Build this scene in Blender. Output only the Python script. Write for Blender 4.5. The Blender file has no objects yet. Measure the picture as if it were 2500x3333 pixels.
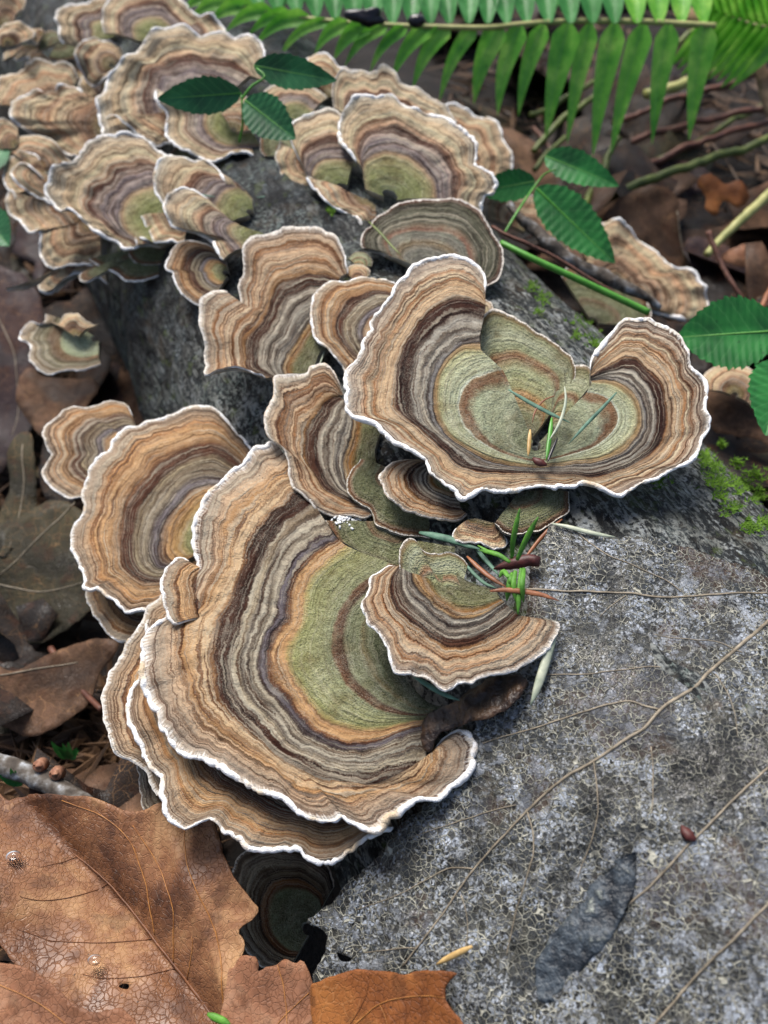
import bpy, math, random
import numpy as np
from mathutils import Vector
from mathutils.geometry import delaunay_2d_cdt

# ------------------------------------------------------------------ camera, light, exposure
SC = bpy.context.scene
S = 0.01                                    # everything below is written in centimetres
W, H = 2500.0, 3333.0                       # the photograph's own pixel grid, used to read directions
PIT = math.radians(50.0)
F = (W / 2) / math.tan(math.radians(22.5))
FW = np.array([0, math.cos(PIT), -math.sin(PIT)])
RT = np.array([1.0, 0, 0])
UP = np.cross(RT, FW)
CAM = np.array([0, 0, 10.0]) - 24 * FW
cd = bpy.data.cameras.new('camera')
cam = bpy.data.objects.new('camera', cd)
SC.collection.objects.link(cam)
SC.camera = cam
cam.location = CAM * S
cam.rotation_euler = (math.pi / 2 - PIT, 0, 0)
cd.sensor_fit = 'HORIZONTAL'
cd.sensor_width = 36.0
cd.lens = 18.0 / math.tan(math.radians(22.5))
cd.clip_start = 0.005
cd.clip_end = 500
cd.dof.use_dof = True
cd.dof.focus_distance = 0.190
cd.dof.aperture_fstop = 24.0

world = bpy.data.worlds.new('World')
SC.world = world
world.use_nodes = True
wn = world.node_tree
bg = wn.nodes['Background']
sky = wn.nodes.new('ShaderNodeTexSky')
sky.sky_type = 'NISHITA'
sky.sun_disc = False
sky.sun_elevation = math.radians(58)
sky.sun_rotation = math.radians(-25)
sky.air_density = 1.0
sky.dust_density = 4.0
sky.ozone_density = 1.0
wn.links.new(sky.outputs[0], bg.inputs[0])
bg.inputs[1].default_value = 0.05
sl = bpy.data.lights.new('sun', 'SUN')
sun = bpy.data.objects.new('sun', sl)
SC.collection.objects.link(sun)
sl.energy = 1.5
sl.angle = math.radians(28)
sl.color = (1.0, 0.97, 0.93)
# from which the light comes: azimuth -25 deg (slightly left of +y), elevation 58
_az, _el = math.radians(-25), math.radians(58)
sdir = Vector((math.sin(_az) * math.cos(_el), math.cos(_az) * math.cos(_el), math.sin(_el)))
sun.rotation_euler = sdir.to_track_quat('Z', 'Y').to_euler()
sun.location = (0, 0, 1)
SC.view_settings.view_transform = 'Standard'
SC.view_settings.look = 'None'
SC.view_settings.exposure = 1.68
SC.view_settings.gamma = 1.0
SC.view_settings.use_curve_mapping = False
SC.cycles.max_bounces = 6

# ------------------------------------------------------------------ helpers
RNG = np.random.RandomState(7)
random.seed(7)
COL = SC.collection


def rays(P):
    P = np.asarray(P, float)
    d = FW * F + RT * (P[..., 0:1] - W / 2) - UP * (P[..., 1:2] - H / 2)
    return d / np.linalg.norm(d, axis=-1, keepdims=True)


# the log: a cylinder lying on the ground, running away to the upper left
LX, LPHI, LZ, LR = 3.0, math.radians(115), 6.5, 7.0
LA = np.array([math.cos(LPHI), math.sin(LPHI), 0])
LP = np.array([LX, 0, LZ])
LN = np.array([LA[1], -LA[0], 0])           # horizontal, to the right of the log


def log_hit(P, off=0.0, tang=math.radians(52), right=math.radians(84)):
    """points on the log (radius + off); beyond `tang` on the left flank the surface goes on as the tangent plane"""
    d = rays(P)
    o = CAM - LP
    dp = d - LA * (d @ LA)[..., None]
    op = o - LA * (o @ LA)
    R = LR + off
    A = (dp * dp).sum(-1)
    B = 2 * (dp @ op)
    Cc = op @ op - R * R
    D = B * B - 4 * A * Cc
    t = (-B - np.sqrt(np.maximum(D, 0))) / 2 / A
    q = CAM + d * t[..., None]
    s = (q - LP) @ LN
    z = q[..., 2] - LZ
    ang = np.arctan2(s, z)                    # 0 on top, negative to the left
    out = q.copy()
    for sg, tang in ((-1, tang), (1, right)):
        n = LN * (sg * math.sin(tang)) + np.array([0, 0, math.cos(tang)])
        p0 = LP + n * R
        tp = ((p0 - CAM) @ n) / (d @ n)
        qp = CAM + d * tp[..., None]
        use = ((D <= 0) | (ang * sg > tang)) & ((((qp - p0) @ LN) * sg) > -0.001)
        out = np.where(use[..., None], qp, out)
    return out


def plane_hit(P, A, h, a, b):
    """points where the rays meet the plane z = h + a(x-xA) + b(y-yA), A = the point of the plane seen at pixel A"""
    dA = rays(A)
    PA = CAM + dA * ((h - CAM[2]) / dA[2])
    n = np.array([-a, -b, 1.0])
    n /= np.linalg.norm(n)
    d = rays(P)
    t = ((PA - CAM) @ n) / (d @ n)
    return CAM + d * t[..., None], n, PA


def at(x, y, z):
    d = rays((x, y))
    return CAM + d * ((z - CAM[2]) / d[2])


def _h(i, j, k):
    n = (i.astype(np.int64) * 374761393 + j.astype(np.int64) * 668265263 + k.astype(np.int64) * 2147483647) & 0xffffffff
    n = ((n ^ (n >> 13)) * 1274126177) & 0xffffffff
    return ((n ^ (n >> 16)) & 0xffff) / 65535.0


def noise(p, sc=1.0, seed=0):
    """value noise in -1..1"""
    p = np.asarray(p, float) * sc + seed * 17.31
    if p.shape[-1] == 1:
        p = np.concatenate([p, np.zeros_like(p), np.zeros_like(p)], -1)
    i = np.floor(p)
    f = p - i
    f = f * f * (3 - 2 * f)
    i = i.astype(np.int64)
    r = 0
    for dx in (0, 1):
        for dy in (0, 1):
            for dz in (0, 1):
                w = (f[..., 0] if dx else 1 - f[..., 0]) * (f[..., 1] if dy else 1 - f[..., 1]) * (f[..., 2] if dz else 1 - f[..., 2])
                r = r + w * _h(i[..., 0] + dx, i[..., 1] + dy, i[..., 2] + dz)
    return r * 2 - 1


def fbm(p, sc=1.0, seed=0, o=3):
    r = 0
    am = 1
    for k in range(o):
        r = r + am * noise(p, sc * 2 ** k, seed + k * 3)
        am *= 0.5
    return r


def n1(x, sc, seed=0, o=3):
    x = np.asarray(x, float)
    return fbm(np.stack([x, np.full_like(x, seed * 3.7), np.zeros_like(x)], -1), sc, seed, o)


def pts(s):
    if isinstance(s, str):
        return np.array([[float(c) for c in q.split(',')] for q in s.split()])
    return np.array(s, float)


def smooth(P, n, closed=False):
    """Catmull-Rom through P, resampled at n points of equal spacing"""
    P = np.asarray(P, float)
    if len(P) == 1:
        return np.repeat(P, n, 0)
    if closed:
        Q = np.concatenate([P[-1:], P, P[:2]])
    else:
        Q = np.concatenate([2 * P[:1] - P[1:2], P, 2 * P[-1:] - P[-2:-1]])
    out = []
    t = np.linspace(0, 1, 12, endpoint=False)[:, None]
    for i in range(len(Q) - 3):
        a, b, c, d = Q[i:i + 4]
        out.append(0.5 * (2 * b + (c - a) * t + (2 * a - 5 * b + 4 * c - d) * t * t + (3 * b - a - 3 * c + d) * t ** 3))
    out.append(Q[-2:-1])
    C = np.concatenate(out)
    L = np.concatenate([[0], np.cumsum(np.linalg.norm(np.diff(C, axis=0), axis=1))])
    if L[-1] < 1e-9:
        return np.repeat(P[:1], n, 0)
    s = np.linspace(0, L[-1], n + 1 if closed else n)
    R = np.stack([np.interp(s, L, C[:, k]) for k in range(C.shape[1])], 1)
    return R[:-1] if closed else R


def mesh(name, V, Fc, mat, parent=None, org=None, uvs=None, sm=True, sol=0.0):
    V = np.asarray(V, float).reshape(-1, 3)
    org = np.zeros(3) if org is None else np.asarray(org, float)
    me = bpy.data.meshes.new(name)
    me.from_pydata(((V - org) * S).tolist(), [], Fc if isinstance(Fc, list) else Fc.tolist())
    if uvs is not None:
        li = np.empty(len(me.loops), np.int32)
        me.loops.foreach_get('vertex_index', li)
        for nm, uv in uvs.items():
            lay = me.uv_layers.new(name=nm)
            lay.data.foreach_set('uv', np.asarray(uv, np.float32)[li].ravel())
    if sm:
        me.polygons.foreach_set('use_smooth', np.ones(len(me.polygons), bool))
    me.materials.append(mat)
    me.update()
    o = bpy.data.objects.new(name, me)
    COL.objects.link(o)
    if parent is not None:
        o.parent = parent
    else:
        o.location = org * S
    if sol:
        m = o.modifiers.new('thickness', 'SOLIDIFY')
        m.thickness = sol * S
        m.offset = -1
    return o


def thing(name, label, cat, org, group=None):
    o = bpy.data.objects.new(name, None)
    o.empty_display_size = 0.005
    COL.objects.link(o)
    o.location = np.asarray(org, float) * S
    return tag(o, label, cat, group)


def tag(o, label, cat, group=None):
    o['label'] = label
    o['category'] = cat
    if group:
        o['group'] = group
    return o


def gridf(nu, nv, wrap=False):
    i = np.arange(nu - 1)[:, None]
    j = np.arange(nv if wrap else nv - 1)[None, :]
    j2 = (j + 1) % nv
    return np.stack([i * nv + j, i * nv + j2, (i + 1) * nv + j2, (i + 1) * nv + j], -1).reshape(-1, 4)


def tube(P, R, k=8, flat=1.0, rough=0.0, seed=0, upv=None, cap=True):
    """vertices and faces of a tube along P (n,3) with radii R; flat squashes it towards the surface it lies on"""
    P = np.asarray(P, float)
    n = len(P)
    R = np.broadcast_to(np.asarray(R, float), (n,)).copy()
    T = np.gradient(P, axis=0)
    T /= np.linalg.norm(T, axis=1, keepdims=True) + 1e-12
    u = np.array([0.1, -0.35, 0.93]) if upv is None else np.asarray(upv, float)
    A = np.cross(T, u)
    A /= np.linalg.norm(A, axis=1, keepdims=True) + 1e-12
    B = np.cross(A, T)
    th = np.linspace(0, 2 * math.pi, k, endpoint=False)
    V = P[:, None] + R[:, None, None] * (np.cos(th)[None, :, None] * A[:, None] + flat * np.sin(th)[None, :, None] * B[:, None])
    if rough:
        d = V - P[:, None]
        V = P[:, None] + d * (1 + rough * fbm(V, 1.1 / max(R.max(), 1e-3), seed)[..., None])
    V = V.reshape(-1, 3)
    Fc = gridf(n, k, True).tolist()
    if cap:
        V = np.concatenate([V, P[:1], P[-1:]])
        a, b = len(V) - 2, len(V) - 1
        for j in range(k):
            Fc.append([a, (j + 1) % k, j])
            Fc.append([b, (n - 1) * k + j, (n - 1) * k + (j + 1) % k])
    return V, Fc


def join(parts):
    V, Fc, o = [], [], 0
    for v, f in parts:
        V.append(v)
        Fc += [[i + o for i in q] for q in f]
        o += len(v)
    return np.concatenate(V), Fc


# ------------------------------------------------------------------ materials
def lin(hx, k=1.0):
    hx = hx.lstrip('#')
    c = [int(hx[i:i + 2], 16) / 255 for i in (0, 2, 4)]
    return tuple(min(1, k * (x / 12.92 if x <= 0.04045 else ((x + 0.055) / 1.055) ** 2.4)) for x in c) + (1,)


class NT:
    def __init__(s, name):
        s.m = bpy.data.materials.new(name)
        s.m.use_nodes = True
        s.t = s.m.node_tree
        s.b = s.t.nodes['Principled BSDF']

    def n(s, ty, **kw):
        nd = s.t.nodes.new(ty)
        for k, v in kw.items():
            setattr(nd, k, v)
        return nd

    def l(s, a, b):
        s.t.links.new(a, b)

    def set(s, sock, v):
        if hasattr(v, 'is_linked') or hasattr(v, 'links'):
            s.l(v, sock)
        else:
            sock.default_value = v

    def math(s, op, a, b=None, c=None, clamp=False):
        nd = s.n('ShaderNodeMath', operation=op, use_clamp=clamp)
        s.set(nd.inputs[0], a)
        if b is not None:
            s.set(nd.inputs[1], b)
        if c is not None:
            s.set(nd.inputs[2], c)
        return nd.outputs[0]

    def pos(s):
        tc = s.n('ShaderNodeTexCoord')
        v = s.n('ShaderNodeVectorMath', operation='SCALE')
        s.l(tc.outputs['Object'], v.inputs[0])
        v.inputs['Scale'].default_value = 100.0
        return v.outputs[0]

    def uv(s, name):
        u = s.n('ShaderNodeUVMap', uv_map=name)
        x = s.n('ShaderNodeSeparateXYZ')
        s.l(u.outputs[0], x.inputs[0])
        return x.outputs[0], x.outputs[1]

    def vec(s, x, y, z=0.0):
        c = s.n('ShaderNodeCombineXYZ')
        s.set(c.inputs[0], x)
        s.set(c.inputs[1], y)
        s.set(c.inputs[2], z)
        return c.outputs[0]

    def vmul(s, v, sc):
        m = s.n('ShaderNodeVectorMath', operation='MULTIPLY')
        s.l(v, m.inputs[0])
        m.inputs[1].default_value = sc
        return m.outputs[0]

    def noise(s, v, sc, det=3, rough=0.55, dist=0.0):
        nd = s.n('ShaderNodeTexNoise')
        s.l(v, nd.inputs['Vector'])
        nd.inputs['Scale'].default_value = sc
        nd.inputs['Detail'].default_value = det
        nd.inputs['Roughness'].default_value = rough
        nd.inputs['Distortion'].default_value = dist
        return nd.outputs[0]

    def voro(s, v, sc, feat='F1', rnd=1.0):
        nd = s.n('ShaderNodeTexVoronoi', feature=feat)
        s.l(v, nd.inputs['Vector'])
        nd.inputs['Scale'].default_value = sc
        nd.inputs['Randomness'].default_value = rnd
        return nd

    def ramp(s, f, stops, interp='LINEAR'):
        nd = s.n('ShaderNodeValToRGB')
        cr = nd.color_ramp
        cr.interpolation = interp
        stops = sorted(stops, key=lambda q: q[0])
        cr.elements[0].position = stops[0][0]
        cr.elements[1].position = stops[-1][0]
        cr.elements[0].color = lin(stops[0][1]) if isinstance(stops[0][1], str) else stops[0][1]
        cr.elements[1].color = lin(stops[-1][1]) if isinstance(stops[-1][1], str) else stops[-1][1]
        for p, c in stops[1:-1]:
            e = cr.elements.new(p)
            e.color = lin(c) if isinstance(c, str) else c
        s.l(f, nd.inputs[0])
        return nd.outputs[0]

    def step(s, f, a, b, x=0.0, y=1.0):
        nd = s.n('ShaderNodeMapRange')
        nd.interpolation_type = 'SMOOTHSTEP'
        s.l(f, nd.inputs[0])
        for i, v in zip((1, 2, 3, 4), (a, b, x, y)):
            nd.inputs[i].default_value = v
        return nd.outputs[0]

    def mix(s, f, a, b, mode='MIX'):
        nd = s.n('ShaderNodeMix', data_type='RGBA', blend_type=mode)
        s.set(nd.inputs[0], f)
        for i, v in ((6, a), (7, b)):
            if isinstance(v, str):
                v = lin(v)
            s.set(nd.inputs[i], v)
        return nd.outputs[2]

    def bump(s, hgt, dist, strength=1.0, nrm=None):
        nd = s.n('ShaderNodeBump')
        nd.inputs['Strength'].default_value = strength
        nd.inputs['Distance'].default_value = dist * S
        s.l(hgt, nd.inputs['Height'])
        if nrm is not None:
            s.l(nrm, nd.inputs['Normal'])
        return nd.outputs[0]

    def done(s, col, rough=0.8, nrm=None, spec=0.3, sss=0.0, trans=None, **kw):
        s.set(s.b.inputs['Base Color'], lin(col) if isinstance(col, str) else col)
        s.set(s.b.inputs['Roughness'], rough)
        s.b.inputs['Specular IOR Level'].default_value = spec
        if nrm is not None:
            s.l(nrm, s.b.inputs['Normal'])
        if trans:
            out = s.t.nodes['Material Output']
            tr = s.n('ShaderNodeBsdfTranslucent')
            s.set(tr.inputs[0], lin(col) if isinstance(col, str) else col)
            mx = s.n('ShaderNodeMixShader')
            mx.inputs[0].default_value = trans
            s.l(s.b.outputs[0], mx.inputs[1])
            s.l(tr.outputs[0], mx.inputs[2])
            s.l(mx.outputs[0], out.inputs[0])
        return s.m


def cap_mat(name, stops, line=0.55, velvet=0.5, sat=1.0, lo=0.30, wob=1.0):
    t = NT(name)
    u, sv = t.uv('band')                     # 0 at the attachment, 1 at the margin; along the margin in cm
    r, _ = t.uv('reach')                     # distance from the attachment in cm
    p = t.pos()
    w1 = t.math('SUBTRACT', t.noise(p, 0.8, 2), 0.5)
    w2 = t.math('SUBTRACT', t.noise(p, 4.0, 3), 0.5)
    w3 = t.math('SUBTRACT', t.noise(p, 22.0, 2), 0.5)
    d = t.math('ADD', t.math('MULTIPLY', w1, 0.075 * wob), t.math('MULTIPLY', w2, 0.030 * wob))
    comb = t.math('SUBTRACT', t.noise(t.vec(t.math('MULTIPLY', r, 2.0), t.math('MULTIPLY', sv, 22.0)), 1.0, 2), 0.5)
    d = t.math('ADD', d, t.math('MULTIPLY', w3, 0.013))
    d = t.math('ADD', d, t.math('MULTIPLY', comb, 0.017))
    edge = t.step(u, 0.90, 1.0, 1.0, 0.4)
    d = t.math('MULTIPLY', d, edge)
    u2 = t.math('ADD', u, d)
    base = t.ramp(u2, stops)
    # fine concentric growth lines: noise stretched along the margin
    rr = t.math('ADD', r, t.math('MULTIPLY', d, 3.2))
    v1 = t.vec(t.math('MULTIPLY', rr, 8.5), t.math('MULTIPLY', sv, 0.10))
    l1 = t.noise(v1, 1.0, 2, 0.6)
    v2 = t.vec(t.math('MULTIPLY', rr, 19.0), t.math('MULTIPLY', sv, 0.2), 3.0)
    l2 = t.noise(v2, 1.0, 2, 0.6)
    olive = t.step(u, lo, lo + 0.12, 0.25, 1.0)
    dark = t.math('MULTIPLY', t.step(l1, 0.445, 0.40), t.math('MULTIPLY', olive, line))
    c = t.mix(dark, base, t.mix(1.0, base, '#7a543e', 'MULTIPLY'))
    c = t.mix(t.math('MULTIPLY', t.step(l2, 0.43, 0.39), t.math('MULTIPLY', olive, line * 1.5)), c, t.mix(1.0, c, '#7a5038', 'MULTIPLY'))
    c = t.mix(t.math('MULTIPLY', t.step(l1, 0.57, 0.62), t.math('MULTIPLY', olive, 0.55)), c, '#e6dac6')
    v3 = t.vec(t.math('MULTIPLY', rr, 30.0), t.math('MULTIPLY', sv, 0.35), 9.0)
    l3 = t.noise(v3, 1.0, 2, 0.6)
    c = t.mix(t.math('MULTIPLY', t.step(l3, 0.54, 0.60), t.math('MULTIPLY', olive, 0.45)), c, t.mix(.6, c, '#eee4d2'))
    c = t.mix(t.math('MULTIPLY', t.step(l3, 0.43, 0.39), t.math('MULTIPLY', olive, 0.55)), c, t.mix(1.0, c, '#86644e', 'MULTIPLY'))
    # radial fibres and pale velvet
    fib = t.noise(t.vec(t.math('MULTIPLY', r, 4.0), t.math('MULTIPLY', sv, 30.0)), 1.0, 2)
    c = t.mix(t.step(fib, 0.35, 0.75, 0.0, 0.13), c, t.mix(1.0, c, '#9a8478', 'MULTIPLY'))
    vel = t.noise(p, 55.0, 2)
    patch = t.noise(p, 1.6, 3)
    fz = t.math('MULTIPLY', t.step(vel, 0.5, 0.68), t.step(patch, 0.42, 0.62))
    c = t.mix(t.math('MULTIPLY', fz, velvet), c, '#d2ccbe')
    # pitted felt of the olive centre
    inn = t.step(u, lo, lo + 0.05, 1.0, 0.0)
    pit = t.voro(p, 26.0).outputs['Distance']
    c = t.mix(t.math('MULTIPLY', t.math('MULTIPLY', t.step(pit, .15, .6), inn), .5), t.mix(1.0, c, '#c6c6c0', 'MULTIPLY'), t.mix(.16, c, '#c9ccb2'))
    c = t.mix(t.math('MULTIPLY', t.math('MULTIPLY', t.step(t.noise(p, 2.2, 4, .65), .5, .66), inn), .16), c, '#b4b89c')
    c = t.mix(t.step(t.math('ADD', u, t.math('MULTIPLY', comb, .07)), .972, .995), c, '#ded8ce')
    c = t.mix(t.math('MULTIPLY', t.math('MULTIPLY', t.step(t.noise(p, 1.3, 4, .6), .52, .68), inn), .5), c, t.mix(1.0, c, '#b09a78', 'MULTIPLY'))
    mott = t.noise(p, 9.0, 3)
    c = t.mix(t.step(mott, 0.35, 0.7, 0.22, 0.0), c, t.mix(1.0, c, '#94806e', 'MULTIPLY'))
    # dark spores and crumbs
    sp = t.voro(p, 7.0)
    spk = t.math('MULTIPLY', t.step(sp.outputs['Distance'], 0.10, 0.06), t.step(t.noise(p, 3.3, 1), 0.52, 0.58))
    c = t.mix(spk, c, '#2c1d16')
    hgt = t.math('ADD', t.math('MULTIPLY', l1, 1.1), t.math('MULTIPLY', l2, 0.6))
    hgt = t.math('ADD', hgt, t.math('MULTIPLY', vel, 0.22))
    hgt = t.math('ADD', hgt, t.math('MULTIPLY', fib, 0.2))
    hgt = t.math('ADD', hgt, t.math('MULTIPLY', t.math('MULTIPLY', pit, inn), 0.28))
    hgt = t.math('ADD', hgt, t.math('MULTIPLY', w2, 1.2))
    return t.done(c, 0.85, t.bump(hgt, 0.11, 1.0), 0.18)


PAL = {
    'main': [(0, '#33381f'), (.09, '#4a5230'), (.12, '#6a5a30'), (.14, '#666a48'), (.21, '#7d8260'), (.235, '#4e2814'), (.28, '#6a3a1c'),
             (.295, '#83875f'), (.36, '#8a8c5e'), (.46, '#8f9054'), (.485, '#a59250'), (.50, '#c39158'), (.535, '#cd9d63'), (.548, '#8e5a34'),
             (.562, '#4a3c40'), (.578, '#787079'), (.59, '#4e3a38'), (.605, '#b0a488'), (.625, '#66564a'), (.64, '#b9ae96'), (.66, '#5c4c44'),
             (.675, '#a89878'), (.695, '#b8ab90'), (.70, '#472619'), (.758, '#4e2d1f'), (.772, '#99693f'), (.785, '#cfae82'), (.83, '#cfa573'),
             (.86, '#b78650'), (.90, '#c9a680'), (.955, '#a18a72'), (1, '#cbb9a4')],
    'warm': [(0, '#6e6c3a'), (.16, '#8b8950'), (.22, '#b38a4c'), (.30, '#bf8d52'), (.36, '#6d6468'), (.39, '#8a8086'), (.42, '#5c4c44'), (.46, '#9c8c70'),
             (.50, '#7c6a56'), (.54, '#a59470'), (.58, '#5b3626'), (.66, '#6b4430'), (.69, '#9c7048'), (.76, '#bf935f'), (.83, '#cf9d63'), (.86, '#b57a42'),
             (.89, '#c49c70'), (.94, '#a58a6c'), (.98, '#b49c82'), (1, '#d8ccbc')],
    'dark': [(0, '#5a5b38'), (.18, '#6d6c40'), (.25, '#9b6630'), (.29, '#b38c58'), (.32, '#3d2d2a'), (.35, '#a8a090'), (.38, '#4a4040'), (.42, '#b2a894'),
             (.46, '#58463c'), (.50, '#b4aa94'), (.54, '#4e2c1d'), (.62, '#5c3826'), (.655, '#9c7044'), (.70, '#c49e72'), (.74, '#a06636'), (.77, '#cdae86'),
             (.84, '#c09468'), (.88, '#8f5a30'), (.905, '#c6a680'), (.95, '#a18870'), (1, '#d2c6b6')],
    'big': [(0, '#6f7852'), (.08, '#8f9574'), (.15, '#98a07e'), (.17, '#7a4a2a'), (.195, '#8a6a48'), (.205, '#c6cdb8'), (.23, '#a3aa86'), (.30, '#a9ae8a'), (.385, '#a5a678'), (.42, '#a08452'), (.45, '#b39162'),
            (.465, '#3c2e2c'), (.485, '#8f8a86'), (.50, '#40312e'), (.52, '#b0a896'), (.545, '#5c4c44'), (.57, '#b6ae9c'), (.60, '#42241a'), (.665, '#4e2d22'),
            (.68, '#8f6440'), (.71, '#c8a77e'), (.79, '#cfa878'), (.82, '#a56c3c'), (.84, '#dabf9a'), (.88, '#b9875a'), (.91, '#c8b092'), (.96, '#ab9783'), (1, '#d6cbbd')],
    'pale': [(0, '#66703c'), (.25, '#848a52'), (.36, '#949062'), (.40, '#b09c76'), (.44, '#74696e'), (.50, '#a49c92'), (.54, '#7a6e74'), (.585, '#aea190'),
             (.62, '#6c4a40'), (.675, '#86614c'), (.70, '#caab86'), (.78, '#e0c69e'), (.86, '#d4b68e'), (.93, '#d6bf9e'), (1, '#e2d6c4')],
    'tan': [(0, '#6a5c3c'), (.15, '#8a7a50'), (.3, '#9a7858'), (.38, '#7a5a48'), (.45, '#b0906e'), (.6, '#d8ba90'), (.72, '#c8a075'), (.82, '#dfc49c'), (.93, '#cfb28c'), (1, '#e0d2bc')],
    'sage': [(0, '#5c5238'), (.12, '#7a7c54'), (.25, '#a07038'), (.30, '#8e8a58'), (.42, '#8c9468'), (.52, '#7c4c2c'), (.57, '#8a6a44'), (.62, '#8c9268'),
             (.78, '#94997a'), (.90, '#7e8058'), (.955, '#7a6440'), (1, '#9a8a6a')],
    'olive': [(0, '#44442c'), (.2, '#585c3a'), (.38, '#6a4a2e'), (.42, '#676b48'), (.65, '#666b44'), (.85, '#5a5a38'), (.93, '#7c4a2c'), (1, '#8a7a5c')],
    'grey': [(0, '#55504a'), (.22, '#6a675e'), (.33, '#7a6244'), (.40, '#6c665c'), (.50, '#5e5d52'), (.545, '#7c4630'), (.60, '#6c5440'), (.66, '#505040'),
             (.80, '#5d5d4c'), (.92, '#4c4a38'), (.97, '#633c30'), (1, '#634840')],
    'eye': [(0, '#a9b48c'), (.3, '#b6c09a'), (.42, '#aab489'), (.46, '#7a5a3a'), (.6, '#6a4c34'), (.68, '#8a8464'), (.8, '#6a6248'), (.88, '#9a8464'), (1, '#d0c0a8')],
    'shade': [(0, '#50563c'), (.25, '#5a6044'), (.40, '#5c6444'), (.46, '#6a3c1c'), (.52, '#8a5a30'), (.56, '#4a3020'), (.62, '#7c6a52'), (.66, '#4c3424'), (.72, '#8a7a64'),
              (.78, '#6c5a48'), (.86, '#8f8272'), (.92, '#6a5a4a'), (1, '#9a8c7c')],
}


def soft(hx, k=.12, g=1.17, far=False):
    if far:
        g = 1.17
        k = .02
    hx = hx.lstrip('#')
    c = [int(hx[i:i + 2], 16) for i in (0, 2, 4)]
    m = .3 * c[0] + .59 * c[1] + .11 * c[2]
    w = min(1, max(0, (m - 105) / 50))
    if c[1] > c[0]:
        w *= .3
    return '#%02x%02x%02x' % tuple(int(min(255, (v + (m - v) * k) * g + e * w)) for v, e in zip(c, (19, 10, 17) if far else (12, 13, 19)))


M = {k: cap_mat('turkey_tail_' + k, [(q_[0], soft(q_[1], far=k in ('pale', 'tan'))) for q_ in v], lo={'main': .46, 'big': .38, 'sage': .9, 'olive': .9, 'grey': .6, 'eye': .6, 'tan': .1, 'pale': .34, 'shade': .4}.get(k, .18),
                velvet={'sage': .35, 'olive': .25, 'pale': .35}.get(k, .5)) for k, v in PAL.items()}

t = NT('white_margin')
p = t.pos()
nz = t.noise(p, 30, 3)
M['rim'] = t.done(t.mix(t.step(t.noise(p, 1.3, 4), .50, .68), t.ramp(nz, [(.2, '#e6e1d8'), (.5, '#fbfaf8')]), '#cdb99c'), 0.8, t.bump(nz, 0.06, 0.9), 0.2)
t = NT('cream_margin')
p = t.pos()
nz = t.noise(p, 18, 3)
M['rimd'] = t.done(t.ramp(nz, [(.3, '#a8937a'), (.65, '#d8cab6')]), 0.85, t.bump(nz, 0.03, 0.6), 0.2)
t = NT('olive_margin')
p = t.pos()
nz = t.noise(p, 9, 3)
M['rimo'] = t.done(t.ramp(nz, [(.3, '#4c4630'), (.65, '#7c745a')]), 0.85, t.bump(nz, 0.03, 0.6), 0.2)
t = NT('pore_surface')
p = t.pos()
vo = t.voro(p, 22)
nz = t.noise(p, 2.5, 3)
M['pore'] = t.done(t.ramp(nz, [(.3, '#8f8878'), (.65, '#b8b1a2')]), 0.85, t.bump(vo.outputs['Distance'], 0.02, 0.6), 0.2)

# bark
t = NT('grey_bark')
p = t.pos()
big = t.noise(p, 0.35, 4)
md = t.noise(p, 1.5, 5, 0.6)
fn = t.noise(p, 9.0, 4, 0.65)
tcn = t.n('ShaderNodeMapping')
t.l(p, tcn.inputs[0])
tcn.inputs['Rotation'].default_value = (0, 0, -LPHI)
st = t.noise(t.vmul(tcn.outputs[0], (1.2, 3.6, 3.6)), 1.0, 5, 0.7, 1.2)
cr = t.voro(t.vmul(tcn.outputs[0], (.9, 2.2, 2.2)), 1.0, 'DISTANCE_TO_EDGE').outputs['Distance']
c = t.ramp(md, [(.30, '#070808'), (.46, '#141718'), (.58, '#262b2d'), (.74, '#434b4d')])
c = t.mix(t.step(st, .59, .71, 0, .6), c, '#575c58')
c = t.mix(t.math('MULTIPLY', t.step(fn, .56, .66), t.step(md, .42, .6)), c, '#6a7577')
c = t.mix(t.math('MULTIPLY', t.step(cr, .05, .0), t.step(fn, .4, .55)), c, '#0d0c0b')
c = t.mix(t.step(st, .46, .34), c, '#15120f')
c = t.mix(t.math('MULTIPLY', t.step(big, .5, .62), t.step(fn, .48, .62)), c, '#5c6863')
c = t.mix(t.math('MULTIPLY', t.step(t.noise(p, 1.1, 3), .56, .66), 0.6), c, '#3a2f21')
c = t.mix(t.math('MULTIPLY', t.step(t.noise(p, 2.3, 4), .58, .66), .7), c, '#3c471f')
# pale lichen patches; their fade along the log paints in the brighter-lit near end
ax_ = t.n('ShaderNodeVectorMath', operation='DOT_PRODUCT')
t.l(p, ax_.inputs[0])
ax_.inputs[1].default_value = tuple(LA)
lich_lit = t.math('MULTIPLY', t.step(ax_.outputs['Value'], 15, 3), t.step(t.math('ADD', t.math('MULTIPLY', st, .6), t.math('MULTIPLY', fn, .4)), .47, .56))
c = t.mix(t.math('MULTIPLY', lich_lit, .75), c, t.ramp(t.noise(p, 2.0, 3), [(.35, '#5d5f58'), (.55, '#8b8d88'), (.7, '#a0a6a8')]))
wet = t.step(t.noise(p, 0.8, 2), .4, .65, 0.42, 0.8)
h = t.math('ADD', t.math('MULTIPLY', st, 1.0), t.math('MULTIPLY', fn, .45))
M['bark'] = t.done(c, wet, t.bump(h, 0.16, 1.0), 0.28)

t = NT('dark_soil')
p = t.pos()
md = t.noise(p, 1.3, 5, 0.65)
fn = t.noise(p, 7.0, 4, 0.65)
c = t.ramp(md, [(.3, '#080605'), (.5, '#130e0b'), (.7, '#241a13')])
c = t.mix(t.step(fn, .58, .72, 0, .5), c, '#2a1e15')
M['soil'] = t.done(c, .8, t.bump(fn, 0.15, 1.0), .3)


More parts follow.
